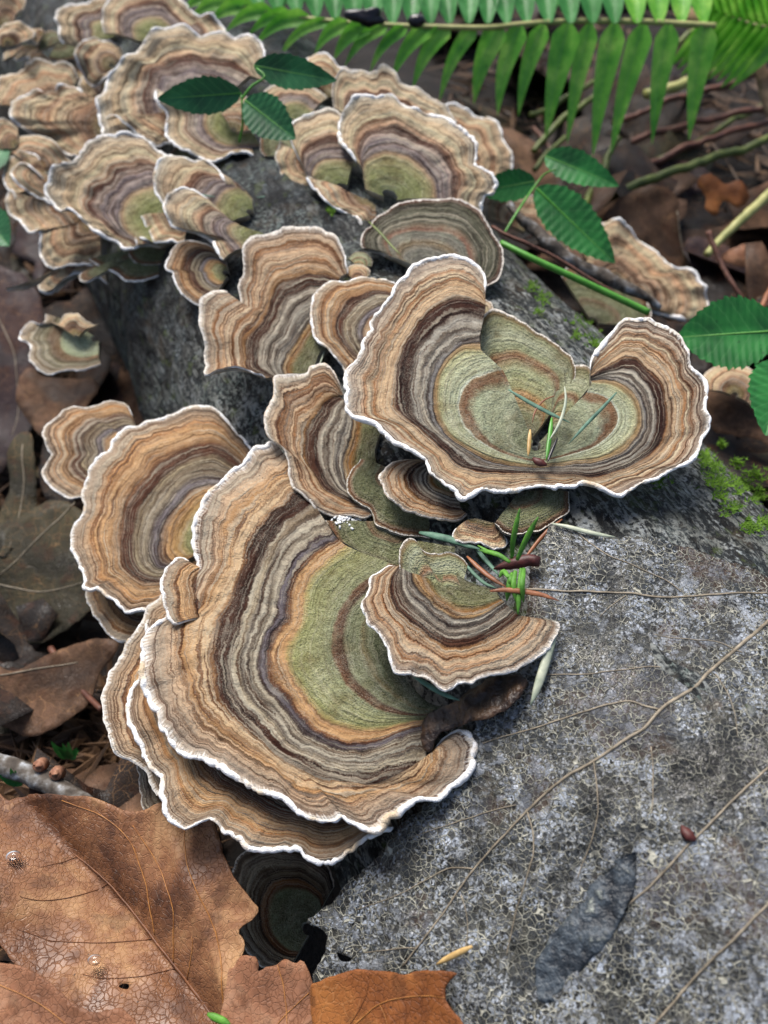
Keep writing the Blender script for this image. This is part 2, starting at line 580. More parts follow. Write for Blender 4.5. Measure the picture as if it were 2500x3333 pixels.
def ground_z(x, y):
    """height of the forest floor; it banks up against both flanks of the log"""
    P = np.stack([x - LX, y, np.zeros_like(x)], -1)
    s = P @ LN
    z = np.where(s > 0, 6.6 - 0.05 * (s - 6), 3.2 + 0.02 * (s + 6))
    k = np.clip((s + 3) / 6, 0, 1)
    z = np.where(np.abs(s) < 3, 3.2 + 3.4 * k, z)
    near = np.clip((2 - y) / 8, 0, 1) * (s < 0)
    z = z + 2.2 * near
    far = np.clip((y - 40) / 60, 0, 1)
    z = z + far * 3
    return z + 0.7 * fbm(np.stack([x, y, 0 * x], -1), 0.18, 3, 3) + 0.15 * noise(np.stack([x, y, 0 * x], -1), 1.4, 5)


GZ = None


def ground_at(px, py, off=0.0):
    d = rays((px, py))
    t0 = 8.0
    for k in range(900):
        q = CAM + d * t0
        if q[2] < gz(q[0], q[1]) + off:
            break
        t0 += 0.12
    return q


def gz(x, y):
    i = int(np.clip(np.searchsorted(xs, x), 0, len(xs) - 1))
    j = int(np.clip(np.searchsorted(ys, y), 0, len(ys) - 1))
    return Z[i, j]


xs = np.concatenate([np.linspace(-1500, -75, 20), np.linspace(-70, 90, 321), np.linspace(95, 1500, 20)])
ys = np.concatenate([np.linspace(-600, -45, 12), np.linspace(-40, 100, 281), np.linspace(110, 4000, 30)])
X, Y = np.meshgrid(xs, ys, indexing='ij')
Z = ground_z(X, Y)
o = mesh('ground', np.stack([X, Y, Z], -1), gridf(len(xs), len(ys)), M['soil'])
o['kind'] = 'structure'

nt, na = 420, 900
al = np.linspace(-28, 75, na)
th = np.linspace(-math.pi * 0.62, math.pi * 0.62, nt)
TH, AL = np.meshgrid(th, al, indexing='ij')
base = LP + AL[..., None] * LA + LR * (np.sin(TH)[..., None] * LN + np.cos(TH)[..., None] * np.array([0, 0, 1]))
nrm = np.sin(TH)[..., None] * LN + np.cos(TH)[..., None] * np.array([0, 0, 1])
q = np.stack([AL * 0.35, TH * LR * 1.6, 0 * AL], -1)
ridge = fbm(q, 0.9, 31, 4)
dsp = -0.05 + 0.16 * fbm(base, 0.30, 33, 2) + 0.10 * (1 - np.abs(ridge) * 1.6) * np.clip(0.6 + fbm(base, 0.25, 37, 2), 0, 1.2) + 0.05 * fbm(base, 2.2, 35, 3)
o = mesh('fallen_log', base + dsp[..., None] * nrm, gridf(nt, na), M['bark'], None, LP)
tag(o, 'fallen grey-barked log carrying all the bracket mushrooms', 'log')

# ------------------------------------------------------------------ bracket mushrooms
SEED = [0]


def cap_surface(cons, A, h, a, b, nu, nv, dome, ruf, relief, seed, scal, curl, lump=0.0):
    """returns V (nu,nv,3), u (nu,), arc length (nv,), normal"""
    cons = sorted([(u, smooth(pts(c), nv)) for u, c in cons], key=lambda q: q[0])
    us = np.linspace(0, 1, nu)
    us = us ** 0.9
    K = []
    n = None
    for u, P in cons:
        Q, n, PA = plane_hit(P, A, h, a, b)
        K.append(Q)
    K = np.array(K)
    ku = [c[0] for c in cons]
    V = np.empty((nu, nv, 3))
    for i, u in enumerate(us):
        j = min(max(np.searchsorted(ku, u) - 1, 0), len(ku) - 2)
        f = (u - ku[j]) / (ku[j + 1] - ku[j])
        V[i] = K[j] * (1 - f) + K[j + 1] * f
    Mg = V[-1]
    sarc = np.concatenate([[0], np.cumsum(np.linalg.norm(np.diff(Mg, axis=0), axis=1))])
    # scallops in the plane: push outwards along the local reach
    out = V[-1] - V[max(0, int(nu * 0.8))]
    out /= np.linalg.norm(out, axis=1, keepdims=True) + 1e-9
    k5 = max(3, nv // 60)
    ker = np.ones(k5) / k5
    sc = n1(sarc, 1.1, seed, 2) * 0.065 + n1(sarc, 4.0, seed + 5, 3) * 0.042
    w = us ** 3
    V = V + (w[:, None, None] * (sc * scal)[None, :, None]) * out[None]
    # relief along the normal
    U = us[:, None]
    ss = sarc[None, :]
    reach = np.linalg.norm(V[-1] - V[0], axis=1).mean()
    g = -dome * U ** 2.2
    rf = n1(sarc, 0.55, seed + 11, 2)[None, :] * U ** 2.5 * ruf * 1.3 + n1(sarc, 1.6, seed + 13, 2)[None, :] * U ** 3 * ruf * 0.6
    wv = fbm(V, 0.7, seed + 2, 2)
    uu = U + 0.03 * wv + 0 * ss
    zon = np.sin(uu * reach * 6.0 + seed) * 0.5 + np.sin(uu * reach * 13.0 + 2.1 * seed) * 0.3
    g = g + rf + relief * zon * np.minimum(1, U * 6) * (0.6 + 0.4 * wv)
    g = g + (0.045 + lump) * fbm(V, 1.6, seed + 4, 3) * (.35 + .65 * U)
    for v0, wd, am in curl:
        vv = np.linspace(0, 1, nv)[None, :]
        g = g + am * np.exp(-((vv - v0) / wd) ** 2) * U ** 3
    V = V + g[..., None] * n
    return V, us, sarc, n, reach


def bracket(label, m, A, lift=0.25, h=None, a=0.1, b=0.2, pal='pale', cons=None, rim='rim', rr=0.036, dome=0.1, ruf=0.10, relief=0.016,
            res=1.0, thick=0.07, scal=1.0, curl=(), lobes=(), group='turkey tail brackets growing in tiers on the log', name='bracket_mushroom', org=None, parent=None):
    SEED[0] += 1
    seed = SEED[0]
    A = np.array(A, float)
    lump = .11 if pal == 'tan' else (.08 if pal == 'pale' else 0)
    if pal in ('sage', 'olive', 'grey') and rim == 'rimd':
        rim = 'rimo'
        rr *= .7
    if pal in ('tan', 'pale'):
        rr = rr * (1.6 if rim == 'rim' else 1.1)
        ruf = ruf * 1.7
    if h is None:
        h = log_hit(A)[2] + lift
    m = pts(m)
    if pal in ('pale', 'tan') and parent is None:
        m = A + (m - A) * 1.07
    allc = [(1.0, m)]
    if cons:
        allc += cons
    if not any(c[0] == 0 for c in allc):
        allc.append((0.0, A + 0.10 * (m - A)))
    Lpx = np.linalg.norm(np.diff(m, axis=0), axis=1).sum()
    nv = int(np.clip(Lpx / 4.2 * res, 50, 900))
    rad = np.linalg.norm(m - A, axis=1).mean()
    nu = int(np.clip(rad / 5.5 * res, 18, 130))
    V, us, sarc, n, reach = cap_surface(allc, A, h, a, b, nu, nv, dome, ruf, relief, seed, scal, curl, lump)
    PA = plane_hit(A[None], A, h, a, b)[0][0]
    if parent is None:
        root = thing(name, label, 'mushroom', PA, group)
        org = PA
    else:
        root = parent
    off = seed * 3.7
    band = np.stack([np.broadcast_to(us[:, None], (nu, nv)), np.broadcast_to(sarc[None] + off, (nu, nv))], -1).reshape(-1, 2)
    rch = np.stack([np.broadcast_to(us[:, None] * reach + off * 1.3, (nu, nv)), np.broadcast_to(sarc[None], (nu, nv))], -1).reshape(-1, 2)
    Fc = gridf(nu, nv)
    v = V.reshape(-1, 3)
    # orient upwards
    q = v[Fc[len(Fc) // 2]]
    if np.cross(q[1] - q[0], q[2] - q[1]) @ n < 0:
        Fc = Fc[:, ::-1]
    top = mesh('cap_surface' if parent is None else 'lobe', v, Fc, M[pal], root, org, {'band': band, 'reach': rch})
    sub = root if parent is None else top
    # the pale pored underside with the closed sides
    st = max(1, nv // 110)
    js = np.unique(np.append(np.arange(0, nv, st), nv - 1))
    su = np.unique(np.linspace(0, nu - 1, 9).astype(int))
    T = V[su][:, js]
    th = (thick + 0.22 * (1 - us[su]) * min(1, reach / 3))[:, None, None]
    Bt = T - n * th
    rows = [T[:, 0]] + [Bt[:, k] for k in range(len(js))] + [T[:, -1]]
    G = np.array(rows)
    fu = gridf(G.shape[0], G.shape[1])
    vv = G.reshape(-1, 3)
    kk = len(vv)
    back = np.concatenate([T[0], Bt[0]])
    vv = np.concatenate([vv, back])
    nb = len(js)
    fb = np.stack([kk + np.arange(nb - 1), kk + np.arange(1, nb), kk + nb + np.arange(1, nb), kk + nb + np.arange(nb - 1)], -1)
    mesh('pore_surface', vv, np.concatenate([fu, fb]).tolist(), M['pore'], sub, org)
    # the swollen growing margin
    E = V[-1] - n * thick * 0.5
    inw = V[-3] - V[-1]
    inw /= np.linalg.norm(inw, axis=1, keepdims=True) + 1e-9
    stp = 1 if nv < 500 else 1
    R = rr * 0.8 * (1 + 0.30 * n1(sarc, 8.0, seed + 21, 3) + 0.5 * n1(sarc, 1.1, seed + 23, 2))
    en = np.minimum(1, np.minimum(np.arange(nv), np.arange(nv)[::-1]) / (8.0 if parent is None else nv * .22) + (0.35 if parent is None else .1))
    R = np.maximum(R, rr * 0.35) * en
    E = E + inw * (rr * 0.35)
    E = E + n * (n1(sarc, 6.0, seed + 31, 2) * rr * .45)[:, None] + inw * (n1(sarc, 9.0, seed + 33, 2) * rr * .4)[:, None]
    vt, ft = tube(E[::stp], R[::stp], 8, 1.15, upv=n, rough=.10, seed=seed)
    mesh('margin', vt, ft, M[rim], sub, org)
    for lb in lobes:
        kw = dict(lb)
        bracket(None, kw.pop('m'), kw.pop('A'), parent=root, org=org, **kw)
    return root


B = bracket
C1m = ("890,1418 862,1432 814,1451 765,1505 711,1560 662,1614 629,1690 618,1744 624,1790 628,1835 600,1880 570,1925 540,1985 510,2007 472,2029 456,2072 453,2143 450,2197 464,2251 505,2311 521,2360 "
       "548,2408 580,2441 651,2463 732,2511 820,2557 880,2585 930,2601 963,2634 1017,2661 1071,2666 1109,2650 1136,2672 1180,2693 1229,2702 1267,2666 1315,2639 1364,2601 "
       "1429,2596 1467,2558 1516,2531 1540,2487 1549,2444 1546,2425 1527,2392 1495,2381 1451,2392 1424,2425 1417,2462")
B('largest banded bracket with a wide olive centre and thick wavy white margin', C1m, (1400, 2300), h=12.25, a=.10, b=.14, pal='main',
  cons=[(.73, "1000,1600 935,1650 854,1746 820,1830 775,1953 722,2088 716,2170 749,2278 814,2349 905,2440 1017,2500 1104,2535 1180,2548 1261,2532 1335,2505 1385,2480"),
        (.57, "1090,1745 1017,1790 952,1860 919,1936 903,2012 871,2077 860,2170 887,2240 941,2305 990,2360 1050,2398 1104,2419 1180,2425 1267,2403 1332,2378 1386,2360"),
        (.485, "1125,1774 1033,1860 990,1953 979,2034 946,2115 952,2186 990,2257 1044,2311 1104,2349 1180,2370 1250,2365 1315,2350 1392,2338"),
        (.25, "1300,1845 1200,1900 1130,1980 1109,2061 1109,2143 1136,2208 1190,2267 1261,2305 1343,2325 1400,2325"),
        (.11, "1320,1890 1240,1950 1200,2030 1190,2099 1201,2159 1234,2219 1288,2262 1353,2302 1410,2312"),
        (0, "1370,1950 1310,2000 1290,2060 1290,2110 1305,2170 1330,2220 1365,2260 1400,2290 1440,2300")],
  rr=.068, dome=.12, ruf=.16, relief=.035, curl=((.93, .05, .25),),
  lobes=[dict(m="745,1925 700,1915 665,1898 645,1865 635,1845 612,1822 586,1812 552,1832 532,1866 533,1900 543,1940 546,1990 558,2020 590,2016 640,2006 700,2010 760,2000", A=(870, 1965), h=11.68, a=-.26, b=.10, pal='warm', rr=.04, dome=.05, ruf=.05)])
B('brown striped bracket just below the largest one, forming the bottom of the cluster',
  "478,2010 470,2060 452,2120 445,2181 412,2224 399,2256 404,2311 423,2360 445,2414 456,2457 472,2495 510,2533 521,2577 532,2601 537,2634 559,2666 591,2683 640,2672 673,2664 700,2675 727,2699 776,2715 808,2742 868,2750 919,2753 979,2769 1001,2791 1044,2807 1088,2802 1136,2775 1180,2748 1234,2731 1283,2707",
  (1300, 2300), h=11.55, a=.10, b=.14, pal='warm', cons=[(.6, "640,1990 590,2150 600,2280 660,2420 760,2530 880,2600 980,2640 1080,2660 1180,2640 1250,2610")], rr=.055, dome=.15, ruf=.12, relief=.03)
B('thin banded bracket forming the outermost leftmost layer beneath the largest one',
  "560,1880 532,1900 500,1950 472,1980 434,2045 399,2088 380,2137 353,2180 336,2229 326,2284 336,2360 358,2425 391,2457 434,2479 472,2506 483,2544 515,2582",
  (950, 2250), h=10.95, a=.10, b=.14, pal='warm', rr=.028, dome=.12, ruf=.06)
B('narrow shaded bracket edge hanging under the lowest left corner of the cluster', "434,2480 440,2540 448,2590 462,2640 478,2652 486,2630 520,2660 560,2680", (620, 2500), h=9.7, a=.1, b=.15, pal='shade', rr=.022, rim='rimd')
B('small curved bracket tucked under the left banded bracket above a dark gap', "268,1890 271,1915 277,1947 293,1991 320,2029 347,2061 380,2077 430,2085 500,2080", (540, 1880), h=9.3, a=.1, b=.16, pal='warm', rr=.034)
B('large left bracket with smooth round brown and orange bands and a clean white margin',
  "845,1500 814,1470 790,1420 760,1391 711,1332 673,1310 624,1307 575,1321 532,1337 472,1348 434,1370 401,1381 369,1419 347,1446 315,1473 293,1505 277,1543 255,1576 255,1603 271,1636 260,1663 239,1684 217,1728 217,1766 233,1800 241,1831 244,1839 260,1871 258,1898 277,1912 304,1904 336,1926 369,1953 401,1977 434,1974 472,1972 520,1960 560,1930",
  (740, 1740), h=10.6, a=.12, b=.16, pal='warm', cons=[(.64, "800,1520 705,1452 597,1470 532,1508 461,1590 423,1646 401,1750 407,1825 440,1868 500,1885 570,1870"),
                                                       (.38, "770,1590 700,1565 624,1580 553,1650 515,1705 504,1766 506,1810 530,1840 590,1830")], rr=.052, dome=.2, ruf=.06, relief=.02)
B('brown ruffled bracket half hidden behind the large left bracket', "425,1345 407,1310 380,1296 347,1294 304,1305 271,1315 233,1310 201,1326 174,1353 147,1381 141,1413 149,1451 157,1478 136,1511 130,1543 157,1576 190,1598 222,1614 262,1614 330,1610",
  (470, 1470), h=9.6, a=.12, b=.2, pal='warm', rr=.034, ruf=.14, dome=.15)
B('curled brown and cream bracket with a torn lower tip lying over the largest bracket',
  "1120,1290 1093,1234 1077,1212 1044,1200 1012,1204 1001,1223 952,1223 898,1229 893,1267 893,1299 876,1332 860,1364 865,1413 887,1446 919,1467 936,1500 941,1540 950,1585 979,1608 1012,1641 1033,1663 1082,1674 1136,1684 1180,1695 1212,1679 1240,1682 1256,1660",
  (1290, 1480), h=12.95, a=.08, b=.2, pal='dark', cons=[(.30, "1150,1330 1150,1380 1140,1440 1125,1490 1130,1560 1155,1603 1195,1630 1245,1650"), (.62, "1105,1290 1070,1310 1030,1360 1000,1410 1000,1470 1020,1530 1060,1590 1110,1620 1170,1640 1250,1655"), (0, "1240,1400 1230,1430 1220,1470 1225,1510 1240,1550 1250,1580 1265,1610 1290,1640")],
  rr=.026, rim='rimd', dome=-.12, ruf=.12, relief=.04)
B('dull olive bracket sticking out below the curled brown bracket, ending in a dark tongue', "1170,1480 1130,1560 1150,1620 1200,1650 1230,1700 1288,1722 1340,1735 1397,1739 1435,1726 1446,1712 1420,1690 1380,1670", (1300, 1540), lift=.12, a=.02, b=.1, pal='olive', rim='rimd', rr=.016, ruf=.04)
B('small half-round bracket with an olive crest overlapping the right side of the largest one',
  "1288,1833 1261,1831 1234,1850 1206,1871 1201,1920 1185,1953 1194,1996 1201,2023 1223,2039 1234,2067 1261,2105 1277,2153 1294,2186 1337,2202 1381,2202 1413,2224 1451,2235 1489,2219 1532,2202 1581,2186 1636,2181 1690,2175 1730,2148 1768,2121 1801,2088 1812,2056 1820,2023 1795,2010",
  (1500, 1870), h=13.82, a=.06, b=.14, pal='dark', cons=[(.62, "1300,1835 1275,1875 1275,1920 1300,1985 1350,2030 1420,2080 1490,2095 1570,2080 1640,2040 1690,2000"), (.40, "1312,1830 1318,1888 1332,1936 1386,1991 1440,2034 1495,2045 1560,2034 1614,1996 1650,1968"),
                                                         (.16, "1360,1760 1385,1830 1405,1875 1440,1930 1505,1962 1560,1966 1625,1945"), (0, "1480,1780 1480,1820 1490,1860 1510,1885 1545,1900 1580,1910 1620,1930")],
  rr=.036, dome=.1, ruf=.08, relief=.035,
  lobes=[dict(m="1296,1838 1297,1790 1308,1760 1330,1745 1352,1752 1375,1790 1400,1800 1440,1793 1490,1800 1525,1830", A=(1480, 2000), h=13.6, a=.0, b=.34, pal='sage', rim='rimd', rr=.01, dome=.12, ruf=.12, relief=.05)])
C8m = ("1578,962 1576,914 1554,881 1516,860 1462,846 1402,854 1348,881 1315,914 1288,936 1267,974 1234,1012 1207,1044 1210,1082 1185,1120 1169,1169 1153,1185 1126,1200 1115,1250 1126,1310 1147,1359 1212,1381 1240,1413 "
       "1272,1446 1321,1473 1375,1505 1391,1554 1424,1576 1451,1603 1495,1641 1527,1630 1570,1608 1625,1603 1679,1598 1746,1587 1806,1592 1855,1596 1888,1583 1926,1592 1958,1608 2002,1619 2034,1603 2077,1576 2132,1565 2175,1538 2215,1528 2251,1505 "
       "2284,1462 2295,1419 2305,1381 2297,1337 2295,1305 2303,1288 2295,1245 2267,1223 2240,1196 2229,1153 2202,1115 2170,1093 2137,1071 2105,1058 2072,1063 2034,1055 2007,1071 1980,1098 1958,1131 1942,1147 1926,1180 1920,1212")
B('wide kidney-shaped bracket, two banded lobes meeting at a pale green hollow', C8m, (1740, 1497), h=14.05, a=.02, b=.2, pal='big',
  cons=[(.635, "1580,1010 1522,995 1451,1006 1386,1060 1343,1115 1305,1207 1305,1288 1321,1348 1386,1402 1451,1467 1505,1515 1587,1532 1695,1537 1760,1542 1844,1549 1953,1548 2061,1511 2130,1446 2150,1370 2143,1288 2105,1234 2061,1196 1991,1202 1920,1234"),
        (.475, "1560,1100 1500,1115 1450,1165 1415,1234 1405,1288 1409,1350 1436,1402 1490,1450 1560,1490 1640,1515 1735,1526 1800,1522 1890,1515 1975,1500 2045,1470 2085,1410 2092,1350 2075,1290 2035,1252 1980,1230 1922,1238"),
        (.40, "1565,1140 1510,1140 1462,1180 1435,1234 1429,1288 1432,1343 1455,1397 1500,1440 1560,1473 1635,1497 1735,1514 1790,1509 1871,1499 1953,1486 2012,1459 2056,1413 2070,1360 2055,1310 2020,1275 1974,1254 1926,1248"),
        (.19, "1640,1205 1575,1225 1520,1260 1500,1320 1510,1375 1550,1425 1620,1465 1690,1490 1738,1500 1785,1495 1850,1478 1930,1450 1990,1405 2005,1350 1975,1300 1930,1280 1910,1275"),
        (0, "1735,1440 1730,1444 1728,1450 1729,1456 1732,1462 1737,1466 1742,1468 1747,1468 1752,1466 1757,1462 1760,1456 1761,1450 1759,1444 1755,1440")],
  rr=.055, dome=-.12, ruf=.10, relief=.03,
  lobes=[dict(m="1560,985 1580,965 1598,979 1604,1015 1625,1039 1619,1071 1622,1095 1603,1115 1585,1135 1562,1130", A=(1500, 1090), h=14.0, a=.02, b=.3, pal='tan', rim='rimd', rr=.024, dome=.1, ruf=.12, relief=.04)])
B('pale olive bracket with red-brown arcs standing behind the hollow of the kidney-shaped bracket', "1560,1040 1603,1008 1654,1018 1692,1033 1736,1066 1779,1093 1817,1120 1850,1147 1868,1180 1872,1230 1850,1280",
  (1720, 1440), lift=.2, a=0, b=.18, pal='sage', cons=[(.5, "1560,1240 1600,1190 1660,1165 1700,1170 1745,1190 1790,1215 1812,1250 1805,1310 1790,1350")], rim='rimd', rr=.018, dome=.05, ruf=.05)
B('little olive bracket standing in the notch between the pale olive one and the right lobe', "1800,1290 1817,1245 1839,1205 1871,1187 1905,1186 1930,1200 1950,1240", (1790, 1430), lift=.26, a=0, b=.16, pal='sage', rim='rimd', rr=.008, dome=.05, ruf=.05)
B('rounded orange-brown bracket left of the kidney-shaped one, with a bold white rim', "1300,925 1294,914 1261,898 1223,890 1180,884 1147,892 1109,903 1077,903 1044,925 1017,957 1017,990 1013,1033 1017,1082 1033,1109 1060,1126 1082,1153 1109,1180 1135,1210 1180,1250",
  (1310, 1110), lift=.25, a=.08, b=.22, pal='warm', rr=.042, dome=.12, ruf=.08, cons=[(.55, "1290,960 1230,960 1170,990 1130,1030 1120,1080 1140,1120 1180,1160 1210,1190")])
B('tall ruffled bracket with grey and dark stripes, left of the rounded orange-brown one',
  "1132,872 1120,825 1098,781 1066,754 1033,741 979,743 925,743 881,760 833,770 814,781 792,814 789,863 775,900 770,944 772,990 758,972 727,941 695,947 651,979 646,1017 651,1066 665,1115 657,1153 654,1191 673,1220 716,1212 760,1204 803,1214 836,1234 870,1250",
  (1080, 1190), lift=.3, a=.14, b=.24, pal='dark', cons=[(.66, "1105,900 1006,880 936,895 885,930 860,1000 835,1050 800,1090 790,1140 795,1190 830,1215 880,1235"), (.36, "1085,990 1030,1010 985,1050 950,1104 915,1150 905,1190 915,1225"), (0, "1090,1120 1070,1120 1050,1140 1035,1160 1025,1190 1015,1215 1010,1240")],
  rr=.026, dome=.05, ruf=.16, relief=.04, curl=((.99, .06, .2),))
B('small crinkled tan bracket wedged above the rounded orange-brown one', "1128,880 1131,866 1153,852 1180,853 1196,868 1200,890", (1165, 925), lift=.2, a=0, b=.3, pal='tan', rim='rimd', rr=.02)
B('tiny green-brown bracket beside the broad grey-olive one', "1130,830 1150,815 1190,812 1215,835 1212,860", (1165, 870), lift=.1, a=0, b=.3, pal='sage', rim='rimd', rr=.014)
B('ear-shaped brown bracket under the lower edge of the kidney-shaped one', "1340,1488 1326,1489 1277,1495 1245,1522 1237,1560 1250,1608 1272,1636 1315,1668 1364,1679 1413,1695 1462,1706 1500,1694 1515,1672", (1480, 1560), lift=.25, a=.03, b=.2, pal='dark', rr=.026, rim='rimd', dome=.0, ruf=.1,
  cons=[(.55, "1400,1500 1370,1510 1345,1530 1340,1560 1360,1600 1400,1630 1450,1650 1500,1660")])
B('very small tan bracket with a white lower edge, nearest the green sprig', "1500,1700 1489,1712 1484,1739 1516,1755 1560,1766 1603,1774 1641,1760 1646,1733 1628,1708", (1560, 1690), lift=.32, a=0, b=.15, pal='tan', rr=.022, cons=[(0, "1530,1690 1545,1688 1560,1690 1590,1695 1605,1698")], dome=.12)
B('dark green-brown bracket in the shade under the right part of the kidney-shaped one', "1856,1590 1854,1641 1833,1668 1790,1695 1736,1717 1681,1728 1640,1722 1610,1700", (1690, 1600), lift=.22, a=0, b=.1, pal='olive', rim='rimd', rr=.018, dome=.15)
# upper left tiers
B('plump tan bracket with an olive foot, right beside the broad fan with olive middle', "738,608 727,570 700,537 662,521 619,515 597,510 553,515 526,543 515,581 521,613 537,640 570,660 620,690", (835, 700), lift=.25, a=.12, b=.4, pal='pale', rr=.036, res=.7, dome=.2,
  cons=[(.42, "820,640 790,610 750,605 715,625 695,660 700,700 725,730")])
B('tan bracket with a white scalloped edge overlapping the plump one from below', "680,640 673,635 629,621 591,629 564,651 559,684 575,727 597,735 635,733 673,743 700,770 716,798 738,840", (890, 780), lift=.4, a=.1, b=.35, pal='pale', rr=.034, res=.7, dome=.15, ruf=.12,
  cons=[(.5, "760,720 740,715 722,725 715,745 722,765 745,785 770,810")])
B('orange-ringed round bracket on the left flank, just above the bare dark bark', "730,850 722,814 705,808 662,781 613,776 575,787 553,814 537,863 559,879 570,912 591,944 624,971 655,984 690,975", (745, 890), lift=.2, a=.2, b=.35, pal='warm', rr=.036, res=.8, dome=.1, ruf=.1)
B('broad fan with olive middle and long slanting lower edge, left group', "556,520 543,494 505,483 472,456 434,448 391,461 347,472 309,483 288,515 260,543 228,548 190,553 168,586 157,613 179,646 217,678 260,695 293,722 320,749 353,765 391,781 412,803 448,802 455,775 500,790",
  (590, 760), h=12.3, a=.14, b=.42, pal='pale', cons=[(.40, "560,600 500,605 450,625 415,650 395,690 400,725 420,760 470,790 520,800")], rr=.036, res=.8, dome=.15, ruf=.14)
B('small folded tan bracket in front of the olive middle of the broad fan', "478,700 461,686 477,711 494,749 510,770 543,770 575,781 600,775", (620, 690), h=12.75, a=.1, b=.4, pal='tan', rr=.026, res=.7)
B('dark olive bracket with a long thin wavy white lip hanging over the bare bark', "282,836 300,850 318,864 300,876 275,874 252,888 255,908 280,908 315,884 336,868 369,879 401,901 450,906 488,906 521,901 560,908 600,900", (520, 790), h=11.5, a=.15, b=.35, pal='olive', rr=.032, res=.8, dome=.1, ruf=.06)
B('ruffled tan bracket cascading down at the far left edge of the cluster', "60,650 54,618 27,640 33,678 71,705 87,722 119,760 138,743 140,775 136,803 147,835 174,852 228,841 270,836 320,830", (330, 700), h=11.3, a=.15, b=.45, pal='tan', rr=.03, res=.7, ruf=.22, dome=.15)
B('small tan bracket with a bright hooked margin, stacked near the left picture edge', "152,597 120,560 92,543 60,548 49,575 71,602 109,624 163,646 200,640", (200, 590), h=11.9, a=.15, b=.5, pal='tan', rr=.03, res=.6, ruf=.15)
B('rounded tan bracket peeping out above the hooked one at the left picture edge', "130,530 120,510 81,499 43,505 16,532 16,575 33,608 60,625", (160, 580), h=11.5, a=.15, b=.5, pal='tan', rr=.028, res=.6, ruf=.1)
B('fuzzy brown lump-like bracket without white edge, left side', "22,480 40,445 70,430 125,440 184,477 205,520 180,545", (110, 550), h=11.6, a=.15, b=.6, pal='tan', rim='rimd', rr=.02, res=.6, ruf=.15, dome=.3)
B('frilly cream bracket with a pointed lower corner and grey-green throat', "285,330 268,300 233,282 201,282 163,293 119,298 81,320 54,342 51,380 71,401 103,418 141,421 157,450 206,477 239,499 268,512", (370, 430), h=12.3, a=.14, b=.55, pal='tan', rr=.03, res=.7, ruf=.25, dome=.15,
  cons=[(.35, "370,340 330,345 300,370 285,400 290,430 300,455 320,480")])
B('broad crumpled cream bracket at the left picture edge behind the frilly one', "244,250 228,217 190,212 141,201 98,212 43,217 11,233 -5,270 -30,330 -10,345 40,350", (200, 370), h=12.4, a=.14, b=.55, pal='tan', rim='rimd', rr=.026, res=.6, ruf=.25, dome=.25)
B('thin tan bracket edge low at the left picture edge', "-20,480 -30,440 -10,400 20,395 50,410", (60, 480), h=11.9, a=.1, b=.5, pal='tan', rim='rimd', rr=.02, res=.5)
B('bright cream bracket crowding the upper left corner', "-20,140 -10,90 30,72 65,78 98,100 100,125 70,140 20,145", (20, 150), h=13.2, a=.1, b=.6, pal='tan', rim='rimd', rr=.03, res=.5, ruf=.2, dome=.25)
B('tan crumpled bracket in the very corner at top left', "-30,60 -20,10 10,-20 60,-20 85,20 60,60 50,80", (10, 90), h=13.3, a=.1, b=.6, pal='tan', rim='rimd', rr=.03, res=.5, ruf=.2, dome=.2)
B('olive disc-like bracket with no banding near the upper left corner', "118,160 125,110 160,95 210,110 245,150 240,180 190,190 150,185", (200, 130), h=12.9, a=.1, b=.45, pal='olive', rim='rimd', rr=.012, res=.5, ruf=.04, cons=[(0, "185,140 186,138 188,136 192,136 196,140 196,142 190,144 186,143")])
B('tiny white-tipped bracket beside the olive disc', "125,132 108,125 98,108 103,90 120,86 140,95", (145, 115), h=13.1, a=.1, b=.5, pal='tan', rr=.022, res=.5)
B('narrow tan bracket with two white points, right below the upper left corner', "10,185 12,160 30,165 52,185 75,178 95,175 92,205 105,210 140,205 180,215", (110, 140), h=12.6, a=.1, b=.5, pal='tan', rr=.02, res=.5)
B('big upper left fan with violet-grey and brown arcs under a trailing bramble leaf',
  "850,255 841,184 836,147 803,119 760,109 716,100 662,109 640,112 597,92 543,103 505,119 477,147 456,168 454,186 412,206 391,222 364,239 353,277 336,309 336,347 342,396 353,429 380,450",
  (690, 370), lift=.3, a=.08, b=.5, pal='pale', cons=[(.64, "812,240 732,197 624,186 543,203 488,235 465,282 460,330 470,370"), (.45, "760,290 700,262 651,256 600,268 560,290 540,330 545,360")], rr=.038, res=.8, ruf=.14, dome=.15)
B('wavy lower shelf of the big upper left fan, thin and tan', "362,378 369,370 385,372 412,391 450,418 488,445 521,456 559,450 600,440", (640, 370), lift=.45, a=.08, b=.45, pal='tan', rr=.028, res=.7)
B('olive-throated fan with an upcurled brown lip, right of the big upper left fan', "560,345 543,320 530,335 540,360 564,380 553,429 575,461 608,483 646,499 673,521 700,526 743,508 803,500 868,512 885,500",
  (800, 400), lift=.3, a=.05, b=.4, pal='pale', cons=[(.42, "700,340 670,360 660,400 680,440 720,470 790,480 850,480")], rr=.032, res=.8, ruf=.15, dome=-.1)
B('tan bracket patch showing between the bramble leaf stalks', "700,330 730,315 790,320 830,335 855,380 850,420", (760, 430), lift=.55, a=.05, b=.5, pal='tan', rim='rimd', rr=.02, res=.6)
B('fan with a lilac-brown arc, second from the top edge, far left group', "420,-20 330,-10 271,5 233,11 201,27 190,54 201,81 201,114 222,141 250,157 290,150", (390, 110), lift=.3, a=.08, b=.55, pal='pale', rr=.036, res=.6, ruf=.15, dome=.2)
B('small lumpy cream bracket in front of the fan near the top left', "396,185 380,141 347,122 304,122 271,136 250,163 250,190 260,217 282,244 315,250 353,247 385,240", (370, 220), lift=.65, a=.08, b=.55, pal='tan', rr=.03, res=.7, ruf=.2, dome=.2)
